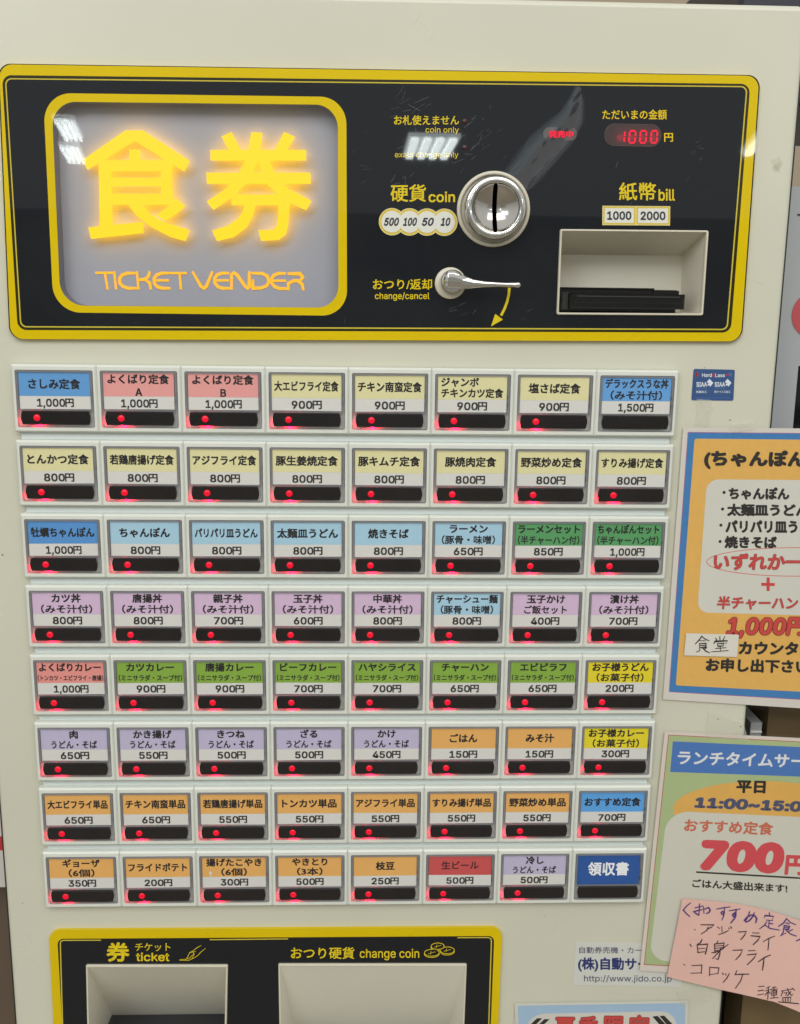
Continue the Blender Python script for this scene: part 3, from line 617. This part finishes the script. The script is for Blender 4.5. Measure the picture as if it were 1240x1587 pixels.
b = B(); strokes(b, [[(822, 818), (852, 817), (862, 800), (868, 786), (884, 778), (900, 765), (920, 754)], [(822, 822), (862, 822), (885, 812), (905, 800), (918, 785), (940, 768)], [(852, 817), (870, 810), (880, 798), (888, 795), (884, 783), (868, 787)], [(888, 795), (878, 815)], [(884, 783), (896, 782)]], 0, 1210, 2.952, .42, D2, YIN); b.build('hand_icon', dp)
for (cx_, cy_, rx_, ry_) in ((795, 787, 37, 20), (866, 776, 35, 20), (822, 757, 33, 19)):
    b = B(); x_, z_ = U(400 + cx_ / 2.952, 1210 + cy_ / 2.952, D2); k_ = .402 / 2.952; dd_ = D2 + (.03 if cx_ == 822 else 0)
    b.flat(disc(x_, z_ - 7 * k_, rx_ * k_, ry_ * k_), dd_, YIN); b.flat(disc(x_, z_ - 7 * k_, (rx_ - 3.5) * k_, (ry_ - 3.5) * k_), dd_ + .01, BLK)
    b.flat(disc(x_, z_, rx_ * k_, ry_ * k_), dd_ + .02, YIN); b.flat(disc(x_, z_, (rx_ - 3.5) * k_, (ry_ - 3.5) * k_), dd_ + .035, BLK)
    b.stroke([(x_ - 16 * k_, z_ - 5 * k_), (x_ + 16 * k_, z_ + 5 * k_)], .4, dd_ + .05, YIN); b.stroke([(x_ - 4 * k_, z_ + 9 * k_), (x_ - 6 * k_, z_ - 8 * k_)], .35, dd_ + .06, YIN); b.build('coin_icon', dp)
def tray(name, tl, tr, br, bl_, label, back, depth):
    b = B(); q = rounded(quad(tl, tr, br, bl_, 4), .8, 4); qi = inset(q, 1.35)
    b.loft([(q, 2), (q, 3.6), (inset(q, .35), 4.1), (inset(q, 1.05), 4.1), (qi, 3.6), (qi, 1)], BEZ, cap=False); t = b.build(name, mach, label=label)
    (xa, za), (xb, _), (xc, zc), (xd, zd) = quad(tl, tr, br, bl_, 4); xa += 1.3; xd += 1.3; xb -= 1.3; xc -= 1.3; zc -= 1.3; zd -= 1.3
    ins, zf = back; m = 3.6
    P = [V(xd, zd, m), V(xc, zc, m), V(xc - ins, zf, -depth), V(xd + ins, zf, -depth), V(xa, zf, m), V(xb, zf, m)]
    b = B(); b.add(P, [(0, 3, 2, 1), (0, 4, 3), (1, 2, 5)], RECESS); b.build('chute_wall', t)
    b = B(); b.add([P[3], P[4], P[5], P[2]], [(0, 1, 2, 3)], mat('steel_tray', (92, 94, 100), .18, metal=.8)); b.build('chute_floor', t)
    return t
tray('ticket_tray', (132.8, 1496.6), (353.2, 1496.6), (350.5, BZ - 8), (136, BZ - 8), 'cream framed ticket outlet tray', (0, U(300, 1655, 0)[1] + 5), 46)
tray('change_tray', (431.2, 1495), (723.7, 1495), (718.2, BZ - 8), (433.6, BZ - 8), 'wide cream framed change coin tray', (9, U(300, 1680, 0)[1]), 32)

# ================================================================ STICKERS AND POSTERS
def pol(b, pts, d, m): b.flat(ccwl([U(x_, y_, d) for x_, y_ in pts]), d, m)
# blue antibacterial sticker
q = quad((1075.2, 571.6), (1139.2, 573), (1136.8, 621), (1071.6, 620.4), .3)
b = B(); NB = mat('sticker_blue', (54, 84, 132), .3, noise=.05, nscale=80); b.prism(rounded(q, 1.0, 4), .02, .25, NB)
SW = mat('sticker_white', (216, 222, 230), .4); SR = mat('sticker_red', (190, 40, 60), .4); SF = mat('sticker_faint', (110, 140, 184), .4)
s5 = lambda x_, y_: (1000 + x_ / 5.167, 560 + y_ / 5.167)
def t5(b, s, x0, y0, x1, y1, m, bold, d=.3, sk=0, n=4, shear=0): a = s5(x0, y0); c = s5(x1, y1); tpx(b, s, a[0], a[1], c[0], c[1], d, m, bold, n, 2, shear, sk)
t5(b, 'D', 404, 90, 430, 124, SR, .01); t5(b, 'Hard', 455, 95, 534, 126, SW, .02); t5(b, 'G', 537, 97, 560, 126, SR, .03); t5(b, 'Lass', 561, 97, 638, 127, SW, .02); pol(b, [s5(645, 103), s5(672, 100), s5(668, 112), s5(643, 114)], .3, SR); t5(b, 'H', 673, 90, 692, 120, SF, 0)
t5(b, 'SIAA', 410, 165, 496, 205, SW, .03); t5(b, 'SIAA', 556, 165, 640, 204, SW, .03)
for ox in (0, 145):
    pol(b, [s5(515 + ox, 140), s5(546 + ox, 172), s5(520 + ox, 205), s5(516 + ox, 190), s5(502 + ox, 196), s5(500 + ox, 182), s5(514 + ox, 176), s5(497 + ox, 172), s5(497 + ox, 160)], .31, SW)
    t5(b, 'ISO 22196' if not ox else 'ISO 21702', 410 + ox, 212, 494 + ox, 222, SF, .01)
t5(b, '抗菌加工', 408, 234, 495, 254, SW, .02); t5(b, '抗ウイルス加工', 554, 233, 684, 254, SW, .02); pol(b, [s5(398, 285), s5(684, 287), s5(684, 299), s5(398, 297)], .3, mat('sticker_bottom_band', (56, 92, 150), .4))
b.build('square_sticker', label='small dark blue SIAA hygiene sticker above the orange poster', category='sticker')

# orange poster (champon set)
OP = 1.2
OW = mat('poster_white', (210, 205, 197), .5, spec=.3, noise=.02, nscale=30); OBL = mat('poster_blue', (64, 124, 182), .5, spec=.3, noise=.06, nscale=400); OOR = mat('poster_orange', (222, 174, 92), .5, spec=.3, noise=.03, nscale=300)
OPK = mat('poster_pink_line', (176, 92, 140), .5); PW = mat('poster_panel_white', (207, 206, 196), .5, noise=.02, nscale=30); PBK = mat('poster_black', (34, 32, 32), .5); PRD = mat('poster_red', (198, 68, 64), .5); PDR = mat('poster_red_outline', (120, 30, 34), .5)
b = B(); b.prism(quad((1059, 662.4), (1560, 667), (1540, 1117), (1027.6, 1084), OP), OP - .25, OP, OW)
pol(b, [(1066.0, 669.4), (1556, 673.8), (1537, 1102), (1036.6, 1072.6)], OP + .03, OPK)
pol(b, [(1066.9, 670.4), (1550, 674.8), (1531, 1100.5), (1037.6, 1071.8)], OP + .06, OBL)
b.flat(rq((1076.6, 679.8), (1540, 684), (1520, 1086), (1047.4, 1062.2), 1.2, OP), OP + .09, OOR)
b.flat(rq((1095.6, 742.8), (1500, 746), (1480, 960), (1080.8, 949.0), 7, OP), OP + .12, PW)
O2 = OP + .16
t5(b, '(ちゃんぽん', 470, 706, 1292, 862, PBK, .06, O2, 1.5, 8)
for (s, x0, y0, x1, y1, bx, by) in (('ちゃんぽん', 668, 1005, 1156, 1108, 632, 1050), ('太麺皿うどん', 655, 1138, 1314, 1240, 620, 1183), ('パリパリ皿うどん', 642, 1270, 1432, 1374, 607, 1312), ('焼きそば', 635, 1396, 1056, 1498, 600, 1443)):
    t5(b, s, x0, y0, x1, y1, PBK, .055, O2, .8, 8); a = s5(bx, by); b.flat(disc(*U(*a, O2), .95, n=16), O2, PBK)
tpx(b, 'いずれか一', 1106, 857, 1246, 884, O2, PDR, .05, 8, 2, .1, .5); tpx(b, 'いずれか一', 1106.6, 857.6, 1245.4, 883.4, O2 + .1, PRD, .03, 8, 2, .1, .5)
ex, ez = U(1232, 871, O2); RL = mat('poster_red_line', (206, 96, 88), .5)
el = [(ex + 54 * math.cos(t), ez + 8.9 * math.sin(t)) for t in [2 * math.pi * i / 64 for i in range(65)]]; b.stroke(el, .45, O2 - .02, RL, tip=False)
pol(b, [(1179.9, 903.2), (1201, 903.6), (1201, 908.4), (1179.9, 908)], O2, PRD); pol(b, [(1188.2, 894.9), (1193, 894.9), (1193, 916), (1188, 916)], O2 + .01, PRD)
tpx(b, '半チャーハン', 1111, 923.5, 1237.5, 944.5, O2, PDR, .045, 8, 2, .12, 1); tpx(b, '半チャーハン', 1111.6, 924, 1236.9, 944, O2 + .1, PRD, .025, 8, 2, .12, 1)
tpx(b, '1,000円', 1124.5, 954.5, 1252, 990, O2, PDR, .06, 8, 3, .18, 1); tpx(b, '1,000円', 1125.6, 955.4, 1250.8, 989, O2 + .12, PRD, .035, 8, 3, .18, 1)
tpx(b, 'カウンター', 1144.5, 993.6, 1262, 1014.5, O2, PBK, .055, 8, 2, .05, 1.5)
tpx(b, 'お申し出下さい', 1093.5, 1019.6, 1254, 1041, O2, PBK, .052, 8, 2, .05, 3)
op = b.build('orange_poster', label='blue bordered orange poster of noodle set offers taped at the right edge', category='poster')
b = B(); b.flat(quad((1054, 656), (1568, 660), (1548, 1126), (1022.5, 1089), OP), OP + .5, FILM); b.build('laminate_film', op)
# white handwritten label on the poster
b = B(); q = quad((1063.8, 981.8), (1145.6, 983.9), (1142.8, 1018.6), (1060.6, 1016), 2.4); b.prism(rounded(q, .6, 3), 1.9, 2.1, mat('label_paper', (216, 212, 200), .5))
strokes(b, [[(830, 285), (820, 300), (803, 318)], [(830, 287), (842, 297), (860, 305)], [(820, 305), (845, 305)], [(820, 315), (821, 346)], [(822, 317), (848, 316), (846, 333), (822, 334)], [(823, 325), (846, 325)], [(821, 346), (808, 352)], [(850, 333), (840, 342)], [(834, 336), (846, 348), (862, 355)],
            [(905, 288), (906, 305)], [(888, 295), (894, 305)], [(926, 288), (918, 303)], [(880, 317), (884, 308), (938, 305), (930, 317)], [(895, 317), (897, 328), (920, 326), (923, 316), (896, 317)], [(888, 337), (930, 334)], [(907, 328), (908, 348)], [(870, 351), (940, 346)]], 780, 880, 2.6957, .8, 2.15, mat('marker_black', (46, 42, 44), .5), jit=.2)
b.build('name_label', label='white rectangular label with handwritten 食堂 stuck on the orange poster', category='label')

# green lunch poster
GP = 1.6
GW = mat('lunch_paper', (214, 203, 194), .5, noise=.02, nscale=30); GRN = mat('lunch_green', (168, 184, 134), .5, noise=.05, nscale=40); GB = mat('lunch_blue', (70, 116, 184), .5, noise=.04, nscale=400); GO = mat('lunch_orange', (220, 170, 86), .5, noise=.03, nscale=100)
GR = mat('lunch_red_line', (176, 84, 76), .5); GV = mat('lunch_navy', (72, 78, 108), .5); GBR = mat('lunch_brown', (198, 106, 80), .5); GRD = mat('lunch_red', (206, 72, 80), .5); GPW = mat('lunch_panel', (205, 203, 191), .5, noise=.02, nscale=20)
LX = 1480; ext = lambda p, q_, x_: (x_, p[1] + (q_[1] - p[1]) * (x_ - p[0]) / (q_[0] - p[0]))
b = B(); tl, bl0 = (1030.3, 1133.6), (991.6, 1504.4); trp = ext(tl, (1240, 1144.0), LX); brp = ext(bl0, (1040, 1507.5), LX)
b.prism(quad(tl, trp, brp, bl0, GP), GP - .25, GP, GW)
f1 = [(1036.0, 1138.6), ext((1036, 1138.6), (1240, 1149.3), LX - 8), ext((998, 1495.4), (1036, 1497.6), LX - 9), (998, 1495.4)]; pol(b, f1, GP + .03, GR)
f2 = [(1037.0, 1139.7), ext((1037, 1139.7), (1240, 1150.4), LX - 9), ext((999.2, 1494.2), (1036, 1496.4), LX - 10), (999.2, 1494.2)]; pol(b, f2, GP + .06, GRN)
pol(b, [(1043, 1149), ext((1043, 1149), (1240, 1157.8), LX - 20), ext((1038.8, 1196.4), (1240, 1203.6), LX - 21), (1038.8, 1196.4)], GP + .09, GB)
ecx, ecz = U(1192, 1258, GP); b.flat([(ecx + 62 * math.cos(t) , ecz + 21 * math.sin(t) - .04 * 62 * math.cos(t)) for t in [2 * math.pi * i / 72 for i in range(72)]], GP + .09, GO)
b.flat(rounded(quad((1034, 1256.5), ext((1034, 1256.5), (1240, 1266), LX - 20), ext((1006, 1488), (1036, 1489.6), LX - 22), (1006, 1488), GP), [12, 12, 14, 14], 10), GP + .12, GPW)
G2 = GP + .16; GTW = mat('lunch_white_ink', (220, 222, 226), .5)
tpx(b, 'ランチタイムサー', 1050.4, 1163, 1248, 1184.5, G2, GTW, .03, 8, 2, .08, 6)
tpx(b, '平日', 1141, 1209, 1187.4, 1229, G2, PBK, .05, 8, 2, .05, 1.2)
tpx(b, '11:00~15:00', 1075.8, 1235, 1262, 1252, G2, GV, .05, 8, 3, .12, 7.5)
tpx(b, 'おすすめ定食', 1060, 1268.5, 1198.8, 1289, G2, GBR, .032, 8, 2, .08, 6)
text_quad(b, '700', quad((1083, 1300.5), (1215.5, 1306), (1217, 1355), (1084, 1349), G2), G2, GRD, .06, 10, 4, .16)
tpx(b, '円', 1215.5, 1324.5, 1250, 1356, G2, GRD, .05, 8, 2, .1, 1.5)
pol(b, [(1079, 1350.4), (1260, 1360.9), (1260, 1363.4), (1079, 1352.8)], G2 + .1, PBK)
tpx(b, 'ごはん大盛出来ます!', 1072.8, 1362, 1220.4, 1375.4, G2, PBK, .03, 8, 2, 0, 8.5)
gp = b.build('green_poster', label='green and blue lunch time service poster below the orange one', category='poster')
b = B(); b.flat(quad((1024, 1128.5), (1490, 1151), (1470, 1540), (984.5, 1510), GP), GP + .5, FILM); b.build('laminate_film', gp)

# pink handwritten note
top = lambda px: float(np.interp(px, [1057.7, 1100, 1144.8, 1190, 1240, 1330], [1392.6, 1396, 1401, 1410.5, 1426.8, 1452]))
bot = lambda px: float(np.interp(px, [1034, 1040, 1120.6, 1160, 1201, 1240, 1330], [1514, 1515.6, 1534.8, 1543.5, 1553, 1568.7, 1612]))
def nd(px, py):
    u_ = (px - 1040) / 200; v_ = (py - 1400) / 150; return 3.2 + 1.2 * max(0, u_) ** 2 * max(0, v_) * 4
b = B(); vs = []; nu, nv = 16, 6; PINK = mat('pink_paper', (224, 182, 170), .6, spec=.25, noise=.03, nscale=60)
for i in range(nu + 1):
    u_ = i / nu; xt = 1057.7 + (1318 - 1057.7) * u_; xb = 1034 + (1300 - 1034) * u_; yt, yb = top(xt), bot(xb)
    for j in range(nv + 1):
        v_ = j / nv; px = xt + (xb - xt) * v_; py = yt + (yb - yt) * v_; d_ = nd(px, py); vs.append(V(*U(px, py, d_), d_))
fs = [(i * (nv + 1) + j, i * (nv + 1) + j + 1, (i + 1) * (nv + 1) + j + 1, (i + 1) * (nv + 1) + j) for i in range(nu) for j in range(nv)]
b.add(vs, fs, PINK, True)
N1 = [[(188, 120), (150, 152), (118, 190), (150, 225), (182, 252)], [(232, 168), (305, 150)], [(275, 128), (272, 185), (268, 240)], [(268, 240), (240, 222), (218, 205), (255, 195), (300, 185)], [(312, 158), (318, 222)], [(318, 182), (362, 165), (378, 190), (365, 212), (342, 222)],
      [(438, 180), (505, 168), (570, 158)], [(515, 162), (512, 230), (490, 232), (480, 212), (496, 200), (508, 222), (505, 250), (490, 286)], [(560, 196), (612, 188), (665, 178)], [(626, 182), (622, 250), (602, 252), (592, 232), (608, 218), (622, 240), (610, 272), (575, 314)],
      [(755, 205), (745, 245), (722, 285)], [(800, 216), (788, 250), (755, 290), (722, 305), (708, 290), (730, 258), (775, 236), (808, 245), (824, 272), (816, 312)],
      [(945, 215), (948, 240)], [(898, 264), (900, 242), (990, 250), (975, 275)], [(918, 285), (978, 290)], [(944, 287), (940, 348)], [(942, 316), (978, 322)], [(920, 302), (900, 335), (852, 370)], [(902, 332), (950, 365), (1042, 382)],
      [(1112, 270), (1085, 312), (1034, 346)], [(1115, 276), (1150, 310), (1200, 330)], [(1105, 314), (1135, 320)], [(1088, 335), (1080, 402)], [(1088, 336), (1142, 346), (1130, 377), (1082, 370)], [(1086, 352), (1134, 360)], [(1080, 402), (1056, 436)], [(1056, 434), (1105, 410)], [(1168, 376), (1132, 396)], [(1108, 385), (1150, 420), (1206, 440)], [(1270, 462), (1240, 470), (1206, 486)]]
N2 = [[(225, 374), (234, 380)], [(288, 330), (415, 332), (385, 356), (350, 372)], [(358, 350), (345, 385), (290, 420)], [(445, 352), (466, 366)], [(488, 348), (492, 398)], [(460, 425), (510, 408), (552, 386)], [(555, 360), (562, 372)], [(574, 350), (583, 363)],
      [(648, 400), (725, 396), (708, 430), (672, 474)], [(785, 408), (848, 411)], [(770, 436), (858, 444), (835, 480), (790, 522)], [(996, 440), (940, 462), (886, 494)], [(942, 466), (938, 520), (932, 574)],
      [(183, 518), (196, 538)], [(298, 472), (285, 502), (252, 522)], [(252, 522), (260, 602)], [(256, 524), (352, 516), (342, 570), (330, 614)], [(262, 560), (325, 557)], [(264, 596), (322, 590)],
      [(452, 486), (440, 508)], [(418, 515), (424, 600)], [(418, 516), (512, 506), (500, 560), (440, 590), (394, 600)], [(430, 535), (500, 530)], [(430, 557), (498, 550)], [(430, 578), (480, 574)], [(550, 520), (470, 580), (400, 656)], [(476, 556), (468, 620), (450, 668), (428, 654)],
      [(595, 576), (688, 573), (665, 622), (622, 668)], [(745, 581), (808, 578)], [(735, 620), (822, 611), (795, 655), (734, 716)], [(956, 622), (905, 642), (840, 686)], [(894, 650), (888, 710), (880, 766)],
      [(122, 712), (134, 718)], [(200, 723), (298, 718), (292, 800)], [(190, 796), (290, 793)], [(374, 735), (370, 822)], [(373, 739), (462, 746), (450, 800)], [(370, 808), (454, 800)], [(493, 795), (505, 808)], [(524, 800), (530, 814)], [(560, 800), (540, 840), (502, 884)], [(634, 772), (616, 810)], [(622, 809), (680, 806), (748, 805)], [(690, 808), (670, 870), (620, 942)],
      [(842, 925), (896, 921)], [(838, 966), (888, 960)], [(832, 1006), (892, 995)], [(950, 923), (918, 940)], [(905, 966), (960, 955)], [(937, 935), (930, 1046)], [(932, 976), (905, 1006)], [(938, 972), (955, 990)], [(975, 932), (1010, 928)], [(960, 950), (1026, 948)], [(970, 965), (968, 1010)], [(970, 965), (1015, 963), (1012, 1006)], [(970, 986), (1012, 985)], [(968, 1009), (1012, 1006)], [(990, 935), (990, 1032)], [(955, 1036), (1030, 1030)],
      [(1062, 967), (1162, 950)], [(1076, 965), (1060, 1014)], [(1084, 986), (1114, 982), (1104, 1010)], [(1118, 942), (1135, 985), (1165, 1012), (1172, 995)], [(1152, 972), (1122, 1012)], [(1165, 940), (1188, 960)], [(1074, 1030), (1078, 1070)], [(1074, 1031), (1152, 1026), (1148, 1068)], [(1100, 1030), (1100, 1066)], [(1125, 1028), (1125, 1066)], [(1036, 1072), (1120, 1078), (1226, 1090)]]
strokes(b, N1, 1040, 1380, 6.2, .95, .12, mat('purple_marker', (78, 52, 120), .5), nd, jit=.15)
strokes(b, N2, 1040, 1380, 6.2, .86, .12, mat('dark_marker', (66, 46, 54), .5), nd, jit=.15)
b.build('pink_note', label='pink paper note with handwritten purple and black Japanese writing over the green poster', category='note')

# maker's sticker
b = B(); b.prism(quad((892.9, 1460.8), (1060, 1463), (1056, 1529.5), (888.4, 1526.3), .25), .02, .2, mat('sticker_paper', (206, 207, 200), .45)); NV = mat('sticker_navy', (44, 52, 108), .5); NVL = mat('sticker_slate', (62, 66, 96), .5)
tpx(b, '自動券売機・カー', 897.9, 1467.4, 995, 1477.6, .25, NVL, .008, 4, 2, 0, .3); tpx(b, '(株)自動サー', 895.8, 1483.6, 1006, 1506, .25, NV, .035, 8, 3, 0, .6); tpx(b, 'http://www.jido.co.jp', 905.2, 1511.3, 1041, 1523.5, .25, NVL, .004, 4, 3, 0, .4)
b.build('company_sticker', label='white sticker with blue company name and web address beside the delivery panel', category='sticker')

# summer poster at the bottom edge
SP = 1.0
b = B(); b.prism(quad((798, 1555.2), (1066.5, 1551.2), (1062, 1760), (804, 1764), SP), SP - .25, SP, mat('summer_paper', (208, 207, 196), .5)); b.flat(quad((802.6, 1558.8), (1062.6, 1554.6), (1058, 1756), (808, 1760), SP), SP + .04, mat('summer_blue', (160, 188, 214), .5, noise=.04, nscale=50))
b.flat(rq((815, 1571.5), (1049, 1567), (1046, 1740), (820, 1744), 12, SP), SP + .08, mat('summer_panel', (208, 205, 196), .5))
s8 = lambda x_, y_: (780 + x_ / 4.4286, 1440 + y_ / 4.4286)
for ch, x0, x1, y0 in (('夏', 344, 496, 600), ('季', 514, 652, 594), ('限', 682, 832, 592), ('定', 852, 1006, 586)):
    a = s8(x0, y0); c = s8(x1, y0 + 160); tpx(b, ch, a[0], a[1], c[0], c[1], SP + .12, PDR, .06, 8, 2, .06); tpx(b, ch, a[0] + .9, a[1] + .9, c[0] - .9, c[1] - .9, SP + .22, PRD, .03, 8, 2, .06)
for pl in ([(232, 612), (268, 612), (180, 700), (150, 690)], [(282, 618), (318, 618), (232, 700), (200, 700)], [(1024, 600), (1060, 596), (1150, 690), (1110, 700)], [(1072, 596), (1105, 594), (1200, 690), (1160, 700)]):
    pol(b, [s8(*p) for p in pl], SP + .12, PBK)
sp = b.build('summer_poster', label='pale blue edged summer limited offer poster at the bottom', category='poster')
b = B(); b.flat(quad((793.5, 1550.6), (1071, 1546.5), (1067, 1768), (799, 1772), SP), SP + .5, FILM); b.build('laminate_film', sp)

# tapes
def tape(pts, label, d, seg=10):
    b = B(); q = [U(*p, d) for p in pts]; (ax_, az_), (bx_, bz_), (cx_, cz_), (dx_, dz_) = q; vs = []; rn = random.Random(len(label))
    for i in range(seg + 1):
        t = i / seg; o_ = d + rn.uniform(0, .35)
        vs += [V(ax_ + (bx_ - ax_) * t, az_ + (bz_ - az_) * t + rn.uniform(-.15, .15), o_), V(dx_ + (cx_ - dx_) * t, dz_ + (cz_ - dz_) * t + rn.uniform(-.15, .15), o_)]
    b.add(vs, [(2 * i + 1, 2 * i + 3, 2 * i + 2, 2 * i) for i in range(seg)], TAPE, False); b.build('tape_strip', label=label, category='tape', group='clear tape strips holding the posters')
tape([(1133, 657), (1168, 650.5), (1171, 665), (1130, 671.5)], 'crinkled tape strip on the top edge of the orange poster', 2.0)
tape([(1080, 618), (1103, 620), (1100, 662), (1078, 660)], 'old tape remnant just below the blue sticker', .5)
tape([(1100, 1100), (1152, 1118), (1160, 1148), (1096, 1142)], 'clear tape between the orange and green posters', 2.3)
tape([(1050, 1537), (1096, 1528), (1100, 1552), (1056, 1560)], 'wrinkled shiny tape under the pink note', 1.9)
tape([(1139, 696), (1160, 678), (1150, 700), (1136, 702)], 'short glossy tape bit on the orange poster', 2.1, 4) if False else None

# ================================================================ BEHIND AND BESIDE THE MACHINE
DB = -60
gc = thing('grey_cabinet', 'light grey framed cabinet with dark glass standing right of the machine', 'cabinet', (0.42, .2, 0))
b = B(); GM = mat('grey_metal', (176, 180, 182), .4, noise=.04, nscale=6)
xg = MX1 + 2; zt = U(1237, 289, DB)[1]; zm = U(1237, 567, DB)[1]; zl = U(1237, 1090, DB)[1]
b.cuboid(xg, xg + 330, zm, zt, DB - 380, DB, GM); b.cuboid(xg, U(1231, 640, DB)[0] - 0, zl, zm, DB - 380, DB, GM); b.build('frame', gc)
b = B(); b.cuboid(U(1231, 640, DB)[0], xg + 330, zl, zm, DB - 380, DB - 6, mat('dark_glass', (22, 24, 22), .1)); b.build('glass_door', gc)
b = B(); b.cuboid(xg + 60, xg + 330, -Z0 * 1000, zl - 40, DB - 380, DB - 60, GM); b.build('base', gc)
b = B(); x_, z_ = U(1263, 487.5, DB); b.flat(disc(x_, z_, 15), DB + .4, mat('red_disc', (196, 82, 88), .5)); b.build('round_sticker', label='red round sticker on the grey cabinet', category='sticker')
b = B(); x_, z_ = U(1236, 334, DB); b.cuboid(x_, x_ + 30, z_, z_ + 1, DB, DB + .5, MATS['black_rubber']); b.build('black_line_label', gc)
b = B(); x0 = U(1190, 1120, -30)[0]; b.cuboid(x0, x0 + 260, U(1190, 1134, -30)[1] - 620, U(1190, 1092, -30)[1], -60, -30, mat('brown_board', (118, 98, 66), .6, noise=.12, nscale=30)); b.build('brown_board', label='brown wooden board behind the posters right of the machine', category='board')
b = B(); xa, za = U(1164, 1120, -20); xb, zb = U(1180, 1136, -20); b.cuboid(xa, xb, zb - 4, U(1164, 1120, -20)[1], -50, -20, mat('steel_bracket', (188, 190, 188), .35, metal=.3)); b.cuboid(xa, xb, zb + .6, zb + 1.4, -20, -19, mat('bracket_edge', (232, 232, 228), .3)); b.build('steel_bracket', label='small silver bracket in the gap between the two posters', category='bracket')
b = B(); b.cuboid(MX1 + 1.5, x0 + 4, -900, U(1190, 1070, -30)[1], -90, -70, mat('dark_gap_panel', (52, 44, 40), .6)); b.build('dark_panel', label='dark brown panel seen behind the silver bracket', category='panel')
b = B(); x_, z_ = U(1125, 10, -120); b.prism(rounded([(x_, z_ - 60), (x_ + 160, z_ - 60), (x_ + 150, z_ + 40), (x_ + 14, z_ + 40)], 4), -300, -120, mat('navy_case', (30, 34, 44), .4), 3); b.build('navy_case', label='dark navy case seen over the top right corner of the machine', category='case')
b = B(); b.cuboid(-420, -202, -560, -140, -120, -80, mat('brown_side_panel', (104, 88, 74), .6, noise=.08, nscale=20)); b.build('side_board', label='brown board standing left of the machine near the floor', category='board')
b = B(); x_ = U(0, 1330, -50)[0]; b.prism(rect(x_ - 110, x_ + 9, U(0, 1375, -50)[1], U(0, 1236, -50)[1]), -51, -50, mat('flyer_white', (214, 210, 204), .5)); z1_ = U(0, 1318, -50)[1]; z0_ = U(0, 1296, -50)[1]; b.flat([(x_ - 110, z1_), (x_ + 9, z1_), (x_ + 9, z0_), (x_ - 110, z0_)], -49.8, mat('flyer_red', (196, 52, 62), .5)); b.build('red_white_flyer', label='white flyer with a red stripe peeking out left of the machine', category='flyer')

# ceiling fluorescent fixtures that show as reflections
TUBE = mat('tube_light', (240, 245, 245), .5, emit=20, emitc=(240, 250, 248)); LOU = mat('louver_white', (170, 172, 172), .4, emit=6.5, emitc=(220, 230, 230))
for x_, y_, w_, l_, rot_, lab in ((.57, -8.45, .41, 1.15, 0, 'louvred ceiling light straight behind the viewer'), (-2.235, -7.8, .15, 1.0, -.19, 'nearer of the two louvred ceiling lights on the left'), (-2.60, -9.25, .17, 1.1, -.2, 'farther of the two louvred ceiling lights on the left'), (3.29, -7.95, .42, 1.0, .24, 'louvred ceiling light on the right')):
    t = thing('ceiling_light', lab, 'ceiling light', (x_, y_, 2.7), 'louvred ceiling lights')
    def cub(bb, x0, x1, y0, y1, z0, z1, m):
        P = [(x_ + a * math.cos(rot_) - c * math.sin(rot_), y_ + a * math.sin(rot_) + c * math.cos(rot_), z) for z in (z0, z1) for a, c in ((x0, y0), (x1, y0), (x1, y1), (x0, y1))]
        bb.add(P, [(3, 2, 1, 0), (4, 5, 6, 7), (0, 1, 5, 4), (1, 2, 6, 5), (2, 3, 7, 6), (3, 0, 4, 7)], m)
    b = B(); cub(b, -w_ / 2, w_ / 2, -l_ / 2, l_ / 2, 2.72, 2.75, LOU); b.build('reflector', t)
    for k in range(4):
        b = B(); xx = w_ * (-.37 + .247 * k); cub(b, xx - w_ * .07, xx + w_ * .07, -l_ * .47, l_ * .47, 2.69, 2.71, TUBE); b.build('tube', t)

# the far side of the hall, seen only mirrored in the black panel
b = B(); b.cuboid(-9000, 9000, -Z0 * 1000, 1150, 12000, 12050, mat('far_wall_paint', (206, 206, 202), .7, noise=.3, nscale=.9)); b.build('far_wall', kind='structure')
